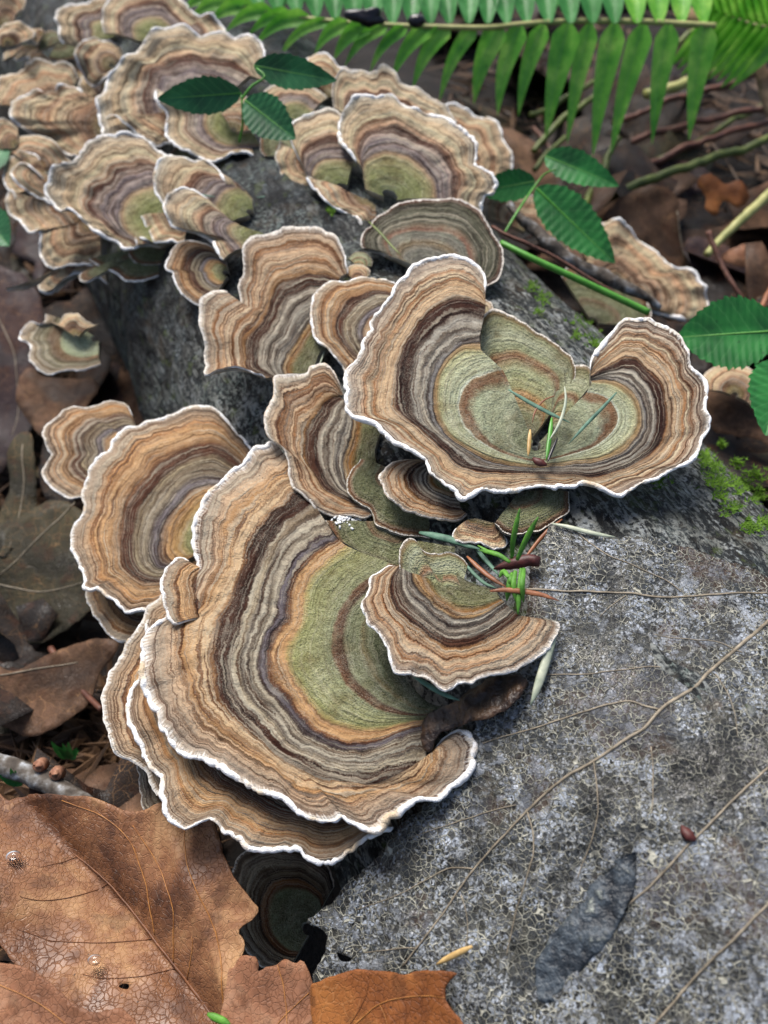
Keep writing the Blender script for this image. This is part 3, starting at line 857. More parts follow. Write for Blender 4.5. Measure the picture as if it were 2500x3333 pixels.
B('long ruffled bracket running off the top edge of the picture', "347,98 336,49 347,5 400,-40 520,-50 590,10 624,40 646,52 673,43 700,60 714,92 700,120", (520, 150), lift=.5, a=.08, b=.5, pal='pale', rr=.032, res=.7, ruf=.15, dome=.15)
# middle top group
B('low tan bracket with one short white crest, behind the trailing bramble leaf', "985,240 1001,184 1028,168 1071,179 1098,206 1136,214 1169,222 1190,250", (1080, 330), lift=.2, a=.02, b=.45, pal='tan', rr=.034, res=.7, dome=.2)
B('pale streaked bracket between the trailing bramble leaf and the lumpy one', "850,330 860,290 900,270 960,262 1010,270 1060,300", (980, 400), lift=.15, a=.02, b=.4, pal='pale', rim='rimd', rr=.02, res=.6)
B('lumpy tan bracket rising behind the central white-rimmed fan', "1093,330 1090,271 1109,239 1140,240 1180,228 1223,250 1238,238 1277,239 1299,266 1343,282 1375,298 1419,322 1446,336 1470,380", (1230, 470), h=13.7, a=0, b=.45, pal='pale', rim='rimd', rr=.024, res=.7, ruf=.18, dome=.2)
B('right rear tan bracket with two bright white lobes, beside the fern tips', "1430,360 1446,345 1478,336 1522,353 1543,366 1587,374 1614,401 1625,445 1646,477 1660,521 1652,559 1630,577 1590,580", (1420, 540), lift=.15, a=-.02, b=.42, pal='tan', rr=.04, res=.8, dome=.2, ruf=.1)
B('small tan rosette left of the central white-rimmed fan, with an olive base', "1115,410 1112,360 1071,336 1028,353 984,374 957,401 952,434 968,472 985,500 1010,520", (1110, 600), lift=.25, a=.04, b=.42, pal='pale', rr=.024, res=.8, dome=.2, cons=[(.46, "1150,510 1110,500 1060,505 1025,520 1005,550 1010,590 1030,620"), (0, "1130,600 1110,596 1095,600 1085,610 1085,625 1090,640 1100,650")])
B('central white-rimmed fan with slate arcs and a yellow-green eye, below the fern',
  "1168,532 1148,505 1118,461 1112,412 1120,374 1147,347 1185,326 1234,326 1272,317 1305,336 1343,353 1397,358 1440,374 1478,407 1505,434 1538,467 1538,499 1530,526 1554,537 1581,559 1600,586 1581,608 1560,619 1554,660",
  (1260, 650), lift=.4, a=0, b=.4, pal='pale', cons=[(.60, "1180,545 1174,500 1185,460 1215,435 1288,425 1370,461 1435,505 1467,555 1470,610 1475,640"), (.38, "1190,610 1182,553 1207,518 1261,503 1321,517 1368,550 1400,590 1410,640")], rr=.046, res=.9, dome=.2, ruf=.08)
B('thin slanting brown bracket with a crisp white lower edge, below the central fan', "1030,580 1017,586 1039,624 1060,657 1093,678 1136,689 1169,716 1191,743 1230,750", (1220, 660), lift=.2, a=.04, b=.3, pal='tan', rr=.032, res=.8)
B('dull tan flap at the left foot of the central group', "925,470 905,500 903,526 919,559 963,591 1012,613 1050,600", (1040, 540), lift=.2, a=.06, b=.4, pal='tan', rim='rimd', rr=.02, res=.7)
B('dim olive bracket in shade left of the central group', "860,500 845,470 855,430 900,420 950,440 990,480", (940, 510), lift=.12, a=.05, b=.4, pal='olive', rim='rimd', rr=.014, res=.6)
B('broad grey-olive weathered bracket with rusty arcs and no white edge',
  "1215,790 1180,800 1169,781 1180,755 1200,725 1223,690 1315,651 1424,640 1505,646 1560,678 1608,749 1641,814 1636,868 1620,900 1587,925", (1380, 880), lift=.2, a=0, b=.14, pal='grey',
  cons=[(.55, "1270,830 1255,790 1280,757 1343,745 1451,750 1516,787 1532,841 1520,880")], rim='rimd', rr=.016, dome=.1, ruf=.06)
B('small crinkled tan bracket just right of the central fan foot', "1480,650 1500,620 1540,615 1570,640 1560,670 1580,700", (1500, 690), lift=.35, a=0, b=.3, pal='tan', rim='rimd', rr=.018, res=.6)
# lower / outlying
B('lone curled bracket with a pale green eye, low on the left flank', "152,1030 140,1060 105,1050 98,1055 71,1077 62,1104 95,1122 98,1150 103,1180 130,1207 163,1220 206,1207 260,1202 326,1182", (320, 1100), h=9.4, a=.1, b=.3, pal='eye', rr=.03, res=.9, ruf=.2, dome=-.1,
  cons=[(.5, "230,1045 190,1080 185,1120 200,1150 230,1165 270,1170 320,1160")])
B('curled brown upper rim of a bracket above the lone pale-eyed one', "152,1030 179,1037 200,1022 217,1015 244,1017 265,1035 290,1046 312,1048", (250, 1100), h=9.65, a=.1, b=.4, pal='tan', rim='rimd', rr=.024, res=.8, ruf=.1)
B('greyish frilled bracket seen nearly edge-on under the left group', "41,930 60,922 76,919 109,898 135,892 130,925 157,936 184,903 239,881 300,880 340,905", (330, 820), h=10.5, a=.12, b=.5, pal='tan', rr=.03, res=.8, ruf=.15, thick=.25)
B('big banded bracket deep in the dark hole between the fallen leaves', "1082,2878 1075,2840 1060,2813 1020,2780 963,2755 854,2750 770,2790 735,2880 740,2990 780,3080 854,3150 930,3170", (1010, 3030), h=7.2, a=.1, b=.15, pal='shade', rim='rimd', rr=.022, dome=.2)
B('cream bracket with a double white margin on the ground beyond the log', "1880,800 1900,770 1958,743 2002,730 2050,738 2099,776 2143,814 2165,858 2191,873 2235,879 2267,922 2289,955 2295,993 2273,1039 2224,1028 2180,1020 2110,1000", (1990, 960), h=8.6, a=0, b=.55, pal='tan', rr=.045, res=.8, dome=.3, ruf=.2)
B('tan bracket partly hidden by the bramble leaves beyond the log', "1600,700 1595,650 1640,625 1700,635 1750,640 1790,680 1830,740 1850,800", (1720, 760), h=9.2, a=0, b=.5, pal='tan', rim='rimd', rr=.03, res=.7, dome=.2, ruf=.2)
B('dull brown-green bracket low behind the log ridge under the green stem', "1830,900 1850,870 1950,880 2050,930 2110,980 2120,1030 2060,1060", (1930, 1050), h=8.4, a=0, b=.35, pal='olive', rim='rimd', rr=.02, res=.7)
B('small cream bracket back at the right edge between the two green bramble leaves', "2300,1250 2305,1223 2343,1185 2387,1169 2446,1191 2479,1223 2490,1270 2470,1318", (2390, 1290), h=9.2, a=0, b=.4, pal='tan', rim='rimd', rr=.03, res=.8, dome=.25)
B('dim olive bracket between the curled brown one and the top of the largest one', "1060,1690 1080,1740 1120,1790 1200,1830 1280,1850 1340,1830 1380,1790", (1300, 1700), lift=.06, a=.05, b=.12, pal='olive', rim='rimd', rr=.012)
B('yellow-olive throat of a bracket right of the frilly cream one', "330,350 300,380 280,420 285,460 310,500 340,520 380,500", (420, 430), h=12.0, a=.1, b=.45, pal='sage', rim='rimd', rr=.014, res=.6)
B('dull shaded bracket between the two left fans', "440,800 400,780 420,830 470,850 540,850 580,830", (560, 780), h=11.7, a=.12, b=.35, pal='olive', rim='rimd', rr=.014, res=.6)
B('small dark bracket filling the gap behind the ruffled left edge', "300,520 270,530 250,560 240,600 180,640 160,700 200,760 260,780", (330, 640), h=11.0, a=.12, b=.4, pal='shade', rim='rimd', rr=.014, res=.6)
B('dull olive bracket below the wavy shelf of the big upper left fan', "560,470 540,500 560,540 620,560 700,560 760,540", (700, 470), h=12.9, a=.08, b=.3, pal='olive', rim='rimd', rr=.012, res=.6)
B('low shaded fan between the frilly cream bracket and the big upper left fan', "330,240 300,230 270,250 268,280 290,310 320,340 345,360", (400, 290), h=12.3, a=.1, b=.45, pal='pale', rr=.02, res=.6)
B('shaded tan bracket under the fan with the lilac-brown arc', "250,165 215,160 190,180 200,215 235,240 270,250 300,245", (330, 180), h=12.5, a=.1, b=.45, pal='tan', rim='rimd', rr=.016, res=.6)
B('dark olive bracket tucked behind the low tan bracket with the white crest', "880,250 900,225 960,215 1000,225 1050,260", (980, 330), h=13.45, a=.05, b=.4, pal='olive', rim='rimo', rr=.012, res=.6)
B('dull brown bracket between the small tan rosette and the trailing leaflet', "1000,345 960,330 920,340 905,370 920,400 950,420", (1030, 400), lift=.1, a=.05, b=.4, pal='pale', rr=.016, res=.6)

# ------------------------------------------------------------------ leaf materials
t = NT('skeleton_leaf')
p = t.pos()
pw = t.n('ShaderNodeVectorMath', operation='ADD')
nzc = t.n('ShaderNodeTexNoise')
t.l(p, nzc.inputs['Vector'])
nzc.inputs['Scale'].default_value = 3.0
sc_ = t.n('ShaderNodeVectorMath', operation='SCALE')
t.l(nzc.outputs['Color'], sc_.inputs[0])
sc_.inputs['Scale'].default_value = 0.12
t.l(p, pw.inputs[0])
t.l(sc_.outputs[0], pw.inputs[1])
pv = pw.outputs[0]
e1 = t.voro(pv, 8.0, 'DISTANCE_TO_EDGE').outputs['Distance']
e2 = t.voro(pv, 21.0, 'DISTANCE_TO_EDGE').outputs['Distance']
c2 = t.voro(pv, 21.0, 'F1').outputs['Color']
c1 = t.voro(pv, 8.0, 'F1').outputs['Color']
sx = t.n('ShaderNodeSeparateXYZ')
t.l(c2, sx.inputs[0])
sy = t.n('ShaderNodeSeparateXYZ')
t.l(c1, sy.inputs[0])
patch = t.noise(p, 0.9, 4, 0.6)
pat2 = t.noise(p, 2.6, 4, 0.65)
mx = t.math('ADD', t.math('MULTIPLY', patch, 0.9), t.math('MULTIPLY', pat2, 0.8))
film = t.step(t.math('ADD', mx, t.math('MULTIPLY', sx.outputs[0], 0.30)), .97, 1.07)
grey = t.ramp(t.noise(p, 1.7, 3), [(.3, '#6a6a66'), (.5, '#868b90'), (.7, '#a3abb6')])
under = t.ramp(t.noise(p, 1.3, 4), [(.3, '#181a1c'), (.46, '#2c3033'), (.6, '#45433a'), (.75, '#3d4452')])
cell = t.mix(film, under, grey)
hole = t.math('MULTIPLY', t.step(sx.outputs[1], .80, .84), t.step(pat2, .42, .5))
cell = t.mix(hole, cell, '#14130f')
hole1 = t.math('MULTIPLY', t.step(sy.outputs[0], .88, .9), .9)
cell = t.mix(hole1, cell, '#1b1a16')
brn = t.step(t.noise(p, 0.6, 4), .57, .64)
cell = t.mix(t.math('MULTIPLY', brn, .6), cell, '#46301f')
white = t.math('MULTIPLY', t.step(t.noise(p, 5.0, 4, .7), .54, .64), film)
cell = t.mix(t.math('MULTIPLY', white, .45), cell, '#a9aeb4')
net = t.math('MAXIMUM', t.math('MULTIPLY', t.step(e2, .07, .0), .5), t.step(e1, .085, .02))
net = t.math('MULTIPLY', net, t.step(t.noise(p, 1.6, 4, .6), .38, .58, .22, 1.0))
blot = t.math('MULTIPLY', t.step(t.noise(p, 3.0, 5, .75), .53, .59), t.step(t.noise(p, .45, 3), .42, .6))
cell = t.mix(t.math('MULTIPLY', blot, .5), cell, '#8f959e')
dk = t.math('MULTIPLY', t.step(t.noise(p, 3.3, 5, .75), .47, .41), t.step(t.noise(p, .6, 3), .6, .42))
cell = t.mix(t.math('MULTIPLY', dk, .95), cell, '#121316')
net = t.math('MULTIPLY', net, t.math('SUBTRACT', 1.0, t.math('MULTIPLY', blot, .8)))
tone = t.noise(p, .22, 3, .5)
cell = t.mix(t.step(tone, .46, .36, 0, .75), cell, t.mix(1.0, cell, '#a08e7c', 'MULTIPLY'))
cell = t.mix(t.math('MULTIPLY', t.step(t.noise(p, .5, 4, .6), .56, .68), .75), cell, '#23242a')
c = t.mix(net, cell, '#a5a394')
hh = t.math('ADD', t.math('MULTIPLY', net, .8), t.math('MULTIPLY', film, .25))
hh = t.math('ADD', hh, t.math('MULTIPLY', t.noise(p, 3.0, 3), 1.0))
M['skel'] = t.done(c, t.step(t.noise(p, 1.0, 2), .4, .6, .36, .75), t.bump(hh, 0.11, 1.0), .45)


def dead_mat(name, cols, dots=.8, rough=.6, netk=.75, spec=.22):
    t = NT(name)
    p = t.pos()
    n1_ = t.noise(p, 0.55, 4, .6)
    n2_ = t.noise(p, 4.0, 4, .65)
    c = t.ramp(t.math('ADD', t.math('MULTIPLY', n1_, .75), t.math('MULTIPLY', n2_, .25)), cols)
    pw_ = t.n('ShaderNodeTexNoise')
    t.l(p, pw_.inputs['Vector'])
    pw_.inputs['Scale'].default_value = 2.2
    va = t.n('ShaderNodeVectorMath', operation='MULTIPLY_ADD')
    t.l(pw_.outputs['Color'], va.inputs[0])
    va.inputs[1].default_value = (.35, .35, .35)
    t.l(p, va.inputs[2])
    e = t.voro(va.outputs[0], 8.5, 'DISTANCE_TO_EDGE').outputs['Distance']
    e_ = t.voro(va.outputs[0], 2.3, 'DISTANCE_TO_EDGE').outputs['Distance']
    f = t.math('MAXIMUM', t.math('MULTIPLY', t.step(e, .05, 0), .45), t.math('MULTIPLY', t.step(e_, .022, 0), 1.0))
    f = t.math('MULTIPLY', f, t.step(t.noise(p, .7, 3), .42, .66, .08, netk))
    c = t.mix(f, c, t.mix(.35, c, '#c79868'))
    c = t.mix(t.math('MULTIPLY', t.math('MULTIPLY', t.step(e, .07, 0), t.step(t.noise(p, 1.0, 3), .60, .40)), .4), c, t.mix(1.0, c, '#8a6c58', 'MULTIPLY'))
    d = t.voro(p, 5.0)
    dm = t.math('MULTIPLY', t.step(d.outputs['Distance'], .17, .09), t.step(n2_, .52, .6))
    c = t.mix(t.math('MULTIPLY', dm, dots), c, '#2a160b')
    c = t.mix(t.math('MULTIPLY', t.step(t.noise(p, 1.7, 3), .56, .66), .45), c, '#3a2012')
    hh = t.math('ADD', t.math('MULTIPLY', t.step(e, .10, 0), -.25), t.math('MULTIPLY', n2_, .8))
    return t.done(c, t.step(t.noise(p, 0.8, 2), .35, .65, rough - .12, rough + .2), t.bump(hh, 0.05, .7), spec)


M['dead_o'] = dead_mat('russet_leaf', rough=.5, spec=.4, cols= [(.34, '#372216'), (.44, '#5a3822'), (.54, '#7b5234'), (.66, '#a07a54')])
M['dead_p'] = dead_mat('pinkish_dead_leaf', [(.3, '#513524'), (.5, '#82583f'), (.7, '#a8856a')])
M['dead_r'] = dead_mat('orange_dead_leaf', [(.3, '#4f2a14'), (.5, '#7d4a24'), (.7, '#96602f')])
M['dead_d'] = dead_mat('dark_wet_leaf', [(.3, '#0b0706'), (.5, '#17100d'), (.7, '#2a1f1a')], rough=.55)
M['dead_v'] = dead_mat('violet_brown_leaf', [(.3, '#1a1213'), (.5, '#2e2124'), (.7, '#4a3631')])
M['dead_b'] = dead_mat('umber_leaf', [(.3, '#20140e'), (.5, '#433022'), (.7, '#735643')])
M['dead_g'] = dead_mat('olive_dead_leaf', [(.3, '#17150e'), (.5, '#2a271a'), (.7, '#443f2b')], rough=.5)
M['dead_t'] = dead_mat('tan_dead_leaf', [(.3, '#6d5438'), (.5, '#94785a'), (.7, '#b59c7c')], rough=.6)


def plain(name, cols, sc=3.0, rough=.5, bump=.02, spec=.4, trans=None, stretch=None):
    t = NT(name)
    p = t.pos()
    v = t.vmul(p, stretch) if stretch else p
    nz_ = t.noise(v, sc, 4)
    return t.done(t.ramp(nz_, cols), rough, t.bump(nz_, bump, .8), spec, trans=trans)


M['vein_t'] = plain('tan_vein', [(.3, '#625848'), (.7, '#988c78')], 5)
M['vein_d'] = plain('brown_vein', [(.3, '#40220f'), (.7, '#7c4c28')], 5)
M['vein_o'] = plain('ochre_vein', [(.3, '#7d4c22'), (.7, '#b0793f')], 5)
M['ndl'] = plain('green_needle', [(.3, '#35641a'), (.7, '#5c9430')], 5, .6)
M['ndl_b'] = plain('blue_green_needle', [(.3, '#2a4a3c'), (.7, '#628570')], 4, .6)
M['ndl_p'] = plain('pale_needle', [(.3, '#7e8a76'), (.7, '#b3b6a0')], 4, .4)
M['ndl_o'] = plain('orange_needle', [(.3, '#5f3420'), (.7, '#96613f')], 4, .45)
M['ndl_y'] = plain('straw_needle', [(.3, '#97763e'), (.7, '#cfae74')], 4, .45)
M['bud'] = plain('red_brown_bud', [(.3, '#2c100e'), (.7, '#52231d')], 6, .5)
M['stem_g'] = plain('green_stem', [(.3, '#3e7a24'), (.7, '#5a9a3c')], 2, .4)
M['stem_o'] = plain('olive_stalk', [(.3, '#3e4a1c'), (.7, '#66702e')], 2, .5)
M['stem_r'] = plain('reddish_stalk', [(.3, '#3c2018'), (.7, '#6d4432')], 2, .5)
M['stem_y'] = plain('pale_stalk', [(.3, '#7c8046'), (.7, '#a8a468')], 2, .5)
M['twig'] = plain('lichen_twig', [(.3, '#2a241f'), (.48, '#4c443c'), (.6, '#6f6c68'), (.72, '#a9adb2')], 3, .8, .08)
M['twig_r'] = plain('red_twig', [(.3, '#3c231b'), (.7, '#6b4638')], 6, .7, .04)
M['knot'] = plain('cut_knot', [(.3, '#6b3f2c'), (.7, '#a87c62')], 6, .7, .04)
M['moss'] = plain('moss_green', [(.3, '#35560e'), (.7, '#6f9822')], 3, .7, trans=.25)
M['slate'] = plain('slate_bark', [(.3, '#181b20'), (.46, '#2b3137'), (.54, '#454d54'), (.62, '#33393e'), (.72, '#8b9088')], 3.2, .5, .25)
M['rot'] = plain('rotten_brown', [(.3, '#0f0b09'), (.5, '#2a1d15'), (.62, '#4a3524'), (.75, '#6a5540')], 2.6, .45, .2)
M['myc'] = plain('white_mycelium', [(.3, '#cfd0cf'), (.7, '#eef0f0')], 9, .7)
M['litter'] = plain('litter_bits', [(.3, '#1d140e'), (.5, '#44301f'), (.7, '#6d5238')], .9, .6)
M['dark'] = plain('black_debris', [(.3, '#0d0c0d'), (.7, '#26222a')], 4, .3)


def green_mat(name, cols, veinf=8.0, rough=.38, trans=.18, dark='#0f2f14'):
    t = NT(name)
    a_, w_ = t.uv('blade')                   # along 0..1, across -1..1
    p = t.pos()
    nz_ = t.noise(p, 1.2, 3)
    c = t.ramp(nz_, cols)
    aw = t.math('ABSOLUTE', w_)
    ph = t.math('SUBTRACT', t.math('MULTIPLY', a_, veinf), t.math('MULTIPLY', aw, veinf * .22))
    tri = t.math('ABSOLUTE', t.math('SUBTRACT', t.math('FRACT', ph), .5))
    vn = t.step(tri, .12, .0)
    c = t.mix(t.math('MULTIPLY', vn, .2), c, '#5f9a5a')
    c = t.mix(t.step(aw, .05, .0, 0, .6), c, '#6fa860')
    c = t.mix(t.step(t.noise(p, 6.0, 2), .66, .72, 0, .5), c, dark)
    hh = t.math('SUBTRACT', t.math('MULTIPLY', tri, 1.0), t.math('MULTIPLY', t.step(aw, .07, 0), .6))
    return t.done(c, rough, t.bump(hh, 0.012, .4), .45, trans=trans)


M['fern'] = green_mat('fern_green', [(.3, '#4c9a28'), (.5, '#70b83a'), (.7, '#a0d658')], 30, .24, .3)
M['fern2'] = green_mat('blue_green_fern', [(.3, '#357a36'), (.5, '#4a9348'), (.7, '#6dae68')], 30, .32, .35)
M['bram'] = green_mat('bramble_green', [(.3, '#154525'), (.5, '#1e5a30'), (.7, '#2d7040')], 8, .5, .12)
M['bram2'] = green_mat('bramble_bright', [(.3, '#14511f'), (.5, '#1f6a2a'), (.7, '#318238')], 8, .48, .15)


# ------------------------------------------------------------------ flat leaves traced on a surface
def leaf_sheet(label, outline, surf, mat, step=26, hole=(), veins=(), wav=0.12, wsc=0.5, fold=None, sol=0.025, vmat='vein_t', jag=3.0, name='dead_leaf',
               cat='leaf', group=None, seed=0, curl=0.0, jsc=.05):
    """outline in photo directions on a surface; curl lifts the rim"""
    O = smooth(pts(outline), int(max(40, np.linalg.norm(np.diff(pts(outline), axis=0), axis=1).sum() / 13)), True) if len(pts(outline)) > 3 else pts(outline)
    nn = fbm(np.concatenate([O, np.zeros((len(O), 1))], 1), jsc, seed + 50, 2)
    n2 = fbm(np.concatenate([O, np.zeros((len(O), 1))], 1), jsc, seed + 60, 2)
    O = O + np.stack([nn, n2], 1) * jag
    x0, y0 = O.min(0)
    x1, y1 = O.max(0)
    gx, gy = np.meshgrid(np.arange(x0, x1, step), np.arange(y0, y1, step))
    G = np.stack([gx.ravel(), gy.ravel()], 1)
    G = G + RNG.uniform(-.25, .25, G.shape) * step

    def inside(P, Q):
        r = np.zeros(len(P), bool)
        j = len(Q) - 1
        for i in range(len(Q)):
            a, b_ = Q[i], Q[j]
            cc = ((a[1] > P[:, 1]) != (b_[1] > P[:, 1]))
            xx = (b_[0] - a[0]) * (P[:, 1] - a[1]) / (b_[1] - a[1] + 1e-9) + a[0]
            r ^= cc & (P[:, 0] < xx)
            j = i
        return r

    def dist(P, Q):
        d = np.full(len(P), 1e9)
        for i in range(len(Q)):
            a, b_ = Q[i], Q[(i + 1) % len(Q)]
            ab = b_ - a
            tt = np.clip(((P - a) @ ab) / (ab @ ab + 1e-9), 0, 1)
            d = np.minimum(d, np.linalg.norm(P - a - tt[:, None] * ab, axis=1))
        return d
    holes = []
    for h_ in hole:
        q_ = smooth(pts(h_), 60, True)
        holes.append(q_ + np.stack([fbm(np.concatenate([q_, np.zeros((60, 1))], 1), .06, seed + 80 + e_, 2) for e_ in (0, 1)], 1) * min(9, np.ptp(q_[:, 1]) * .05))
    keep = inside(G, O)
    G = G[keep]
    G = G[dist(G, O) > step * .35]
    for h_ in holes:
        G = G[~inside(G, h_)]
    allp = [O] + holes + [G]
    co = np.concatenate(allp)
    edges = []
    k = 0
    for lp in [O] + holes:
        m_ = len(lp)
        edges += [(k + i, k + (i + 1) % m_) for i in range(m_)]
        k += m_
    r = delaunay_2d_cdt([Vector(c_) for c_ in co], edges, [], 1, 1e-3)
    P2 = np.array([[v.x, v.y] for v in r[0]])
    Fc = [list(f) for f in r[2]]
    cen = P2[np.array(Fc)].mean(1)
    ok = inside(cen, O)
    for h_ in holes:
        ok &= ~inside(cen, h_)
    Fc = [f for f, g in zip(Fc, ok) if g]
    rim = dist(P2, O)

    def shape(P, rimd):
        V = surf(P)
        z = wav * fbm(V, wsc, seed + 3, 3)
        if fold is not None:
            for (fx0, fy0, fx1, fy1, amp, wid) in fold:
                a = np.array([fx0, fy0])
                b_ = np.array([fx1, fy1])
                ab = (b_ - a) / np.linalg.norm(b_ - a)
                dd = (P - a) @ np.array([-ab[1], ab[0]])
                z = z + amp * (1 - np.exp(-np.abs(dd) / wid))
        z = z + curl * np.exp(-rimd / 60.0)
        n_ = np.array([-.05, -.25, .97])
        return V + z[:, None] * n_
    V = shape(P2, rim)
    org = V.mean(0)
    root = thing(name, label, cat, org, group)
    # faces upwards
    f0 = Fc[0]
    nr = np.cross(V[f0[1]] - V[f0[0]], V[f0[2]] - V[f0[0]])
    if nr[2] < 0:
        Fc = [f[::-1] for f in Fc]
    mesh('blade', V, Fc, M[mat], root, org, sol=sol)
    for v_ in veins:
        path, r0, r1 = v_[:3]
        vm = v_[3] if len(v_) > 3 else vmat
        Pp = pts(path)
        n_ = max(8, int(np.linalg.norm(np.diff(Pp, axis=0), axis=1).sum() / 14))
        Pp = smooth(Pp, n_)
        Pp = Pp + np.stack([n1(np.arange(n_), .35, seed + 70, 2), n1(np.arange(n_), .35, seed + 71, 2)], 1) * 2.0
        VV = shape(Pp, dist(Pp, O)) + np.array([0, -.01, .012])
        vt, ft = tube(VV, np.linspace(r0, r1, n_) * (1 + .15 * n1(np.arange(n_), .5, 9, 2)), 6, .7)
        mesh('vein', vt, ft, M[vm], root, org)
    return root


def onlog(off, tang=52):
    return lambda P: log_hit(P, off, math.radians(tang))


def onplane(A, h, a, b):
    return lambda P: plane_hit(P, np.array(A, float), h, a, b)[0]


leaf_sheet('huge decayed grey leaf with a lacy vein network draped over the log',
           "1560,2300 1660,2180 1700,2060 1715,1960 1730,1850 1765,1765 1795,1712 1850,1735 1960,1755 2080,1750 2200,1775 2330,1815 2420,1840 2520,1880 2620,1900 2760,1870 2840,1960 2800,2080 2720,2180 2760,2320 2900,2380 3020,2500 2900,2620 2760,2680 2780,2860 2900,3000 2820,3160 2660,3180 2600,3340 2640,3520 2480,3600 2320,3480 2160,3440 2020,3560 1860,3620 1720,3500 1560,3440 1400,3540 1240,3500 1120,3380 1040,3280 1017,3180 1045,3120 1066,3057 1045,3025 1001,2997 1040,2965 1082,2938 1136,2867 1190,2824 1234,2786 1290,2700 1400,2600 1480,2480 1540,2380",
           onlog(.16, 32), 'skel', step=18, wav=.15, wsc=.6, sol=.012, jag=6, seed=5, name='skeleton_leaf',
           hole=["2062,2775 2072,2830 2060,2880 2035,2930 2010,2990 1985,3040 1945,3090 1900,3130 1850,3190 1810,3240 1770,3250 1742,3210 1745,3160 1775,3110 1800,3060 1850,3000 1890,2950 1930,2890 1990,2830 2020,2800",
                 "1095,3100 1120,3108 1142,3118 1138,3130 1110,3128"],
           veins=[("2560,1960 2500,2023 2403,2105 2305,2191 2262,2235 2186,2284 2143,2316 2088,2376 2012,2425 1936,2474 1844,2528 1757,2600 1640,2720 1538,2834 1451,2959 1353,3090 1312,3142", .038, .014),
                  ("2143,2314 2088,2302 2045,2287 1980,2295 1871,2327 1763,2360 1650,2392 1570,2420", .020, .010),
                  ("1703,1920 1800,1925 1925,1928 2050,1934 2143,1938 2240,1936 2332,1931 2500,1925", .022, .018),
                  ("1871,1736 1925,1780 1980,1817 2077,1852 2130,1870 2170,1885 2224,1920", .014, .012),
                  ("1779,2197 1904,2194 2034,2181 2115,2170 2175,2172", .012, .010),
                  ("2110,3380 2137,3333 2267,3182 2370,3068 2468,2965 2560,2880", .024, .020),
                  ("2000,2985 2070,2925 2132,2867 2240,2748 2343,2645 2436,2552 2540,2470", .020, .020),
                  ("1931,2478 1940,2560 1942,2650 1925,2730 1904,2790 1880,2860", .014, .008),
                  ("1714,2634 1733,2704 1735,2770 1719,2834 1681,2965 1649,3111", .016, .008),
                  ("2115,2433 2124,2500 2122,2580 2115,2650", .012, .008),
                  ("1538,2826 1490,2824 1440,2834 1321,2900 1240,2935 1158,2959", .014, .006),
                  ("1353,3085 1310,3085 1280,3090 1180,3099", .010, .006),
                  ("1500,2910 1516,2960 1522,3030 1510,3090", .010, .006),
                  ("2036,1940 2000,1965 1975,1985 1950,2010", .010, .006),
                  ("1680,2620 1560,2650 1440,2690 1330,2730", .012, .006),
                  ("2420,2120 2330,2080 2240,2075 2130,2060", .012, .006),
                  ("2330,2190 2370,2260 2390,2330 2400,2400", .012, .006)])
leaf_sheet('dark blue-grey bark sliver showing through the long tear in the grey decayed leaf', "2068,2765 2082,2830 2068,2885 2045,2935 2018,2995 1992,3045 1950,3098 1905,3140 1855,3200 1812,3255 1765,3262 1732,3215 1735,3155 1765,3100 1792,3050 1842,2992 1882,2940 1922,2880 1982,2820 2020,2790",
           onlog(.15, 32), 'slate', step=16, wav=.10, wsc=1.6, sol=.02, seed=8, jag=3, name='bark_sliver', cat='bark')
leaf_sheet('dark rotten brown leaf scrap joining the largest bracket to the grey decayed leaf', "1400,2452 1378,2440 1368,2395 1378,2345 1415,2318 1480,2285 1540,2240 1600,2205 1680,2190 1720,2215 1700,2260 1650,2310 1580,2345 1510,2362 1455,2378 1420,2405",
           onlog(.42, 32), 'rot', step=18, wav=.22, wsc=1.1, sol=.03, seed=7, jag=7, curl=.1)
# brown leaf bottom left
leaf_sheet('big russet leaf filling the lower left, its tip pointing at the dark hole',
           "-60,2560 0,2585 30,2608 54,2598 109,2590 190,2593 260,2601 315,2604 369,2623 412,2642 450,2653 488,2647 526,2636 590,2620 690,2640 711,2688 732,2742 754,2807 787,2872 830,2932 857,2965 836,2997 803,3019 792,3035 811,3073 808,3100 780,3180 760,3260 740,3360 700,3450 300,3450 200,3330 120,3200 54,3100 15,3046 8,2997 43,2938 11,2867 -5,2790 5,2704",
           onplane((400, 2950), 8.9, .10, .12), 'dead_o', step=18, wav=.30, wsc=.35, sol=.03, vmat='vein_o', seed=11, jag=3,
           hole=["395,3208 412,3200 428,3204 425,3218 405,3216"], fold=[(190, 2737, 673, 3290, .7, 150), (560, 2700, 740, 3200, -.22, 60)], curl=.18,
           veins=[("150,2700 190,2737 233,2780 336,2867 412,2954 488,3046 564,3144 620,3220 673,3290 700,3340", .014, .034, 'vein_d'),
                  ("233,2782 190,2805 141,2824", .008, .005, 'vein_d'), ("336,2870 260,2910 190,2928 130,2930 90,2920", .012, .006, 'vein_d'),
                  ("486,3052 420,3062 350,3068 280,3066 180,3060 81,3025", .012, .006, 'vein_d'), ("564,3150 510,3165 461,3178 350,3182 282,3170", .012, .006, 'vein_d'),
                  ("735,3320 738,3193 727,3084 705,3003 651,2878 624,2786 613,2693", .014, .010), ("558,3130 575,2975 548,2867 505,2780 450,2693", .012, .008),
                  ("498,3040 488,2921 470,2840 440,2750 391,2693 325,2650 217,2612", .012, .008), ("600,3190 625,3120 636,3080 635,3050", .010, .005)])
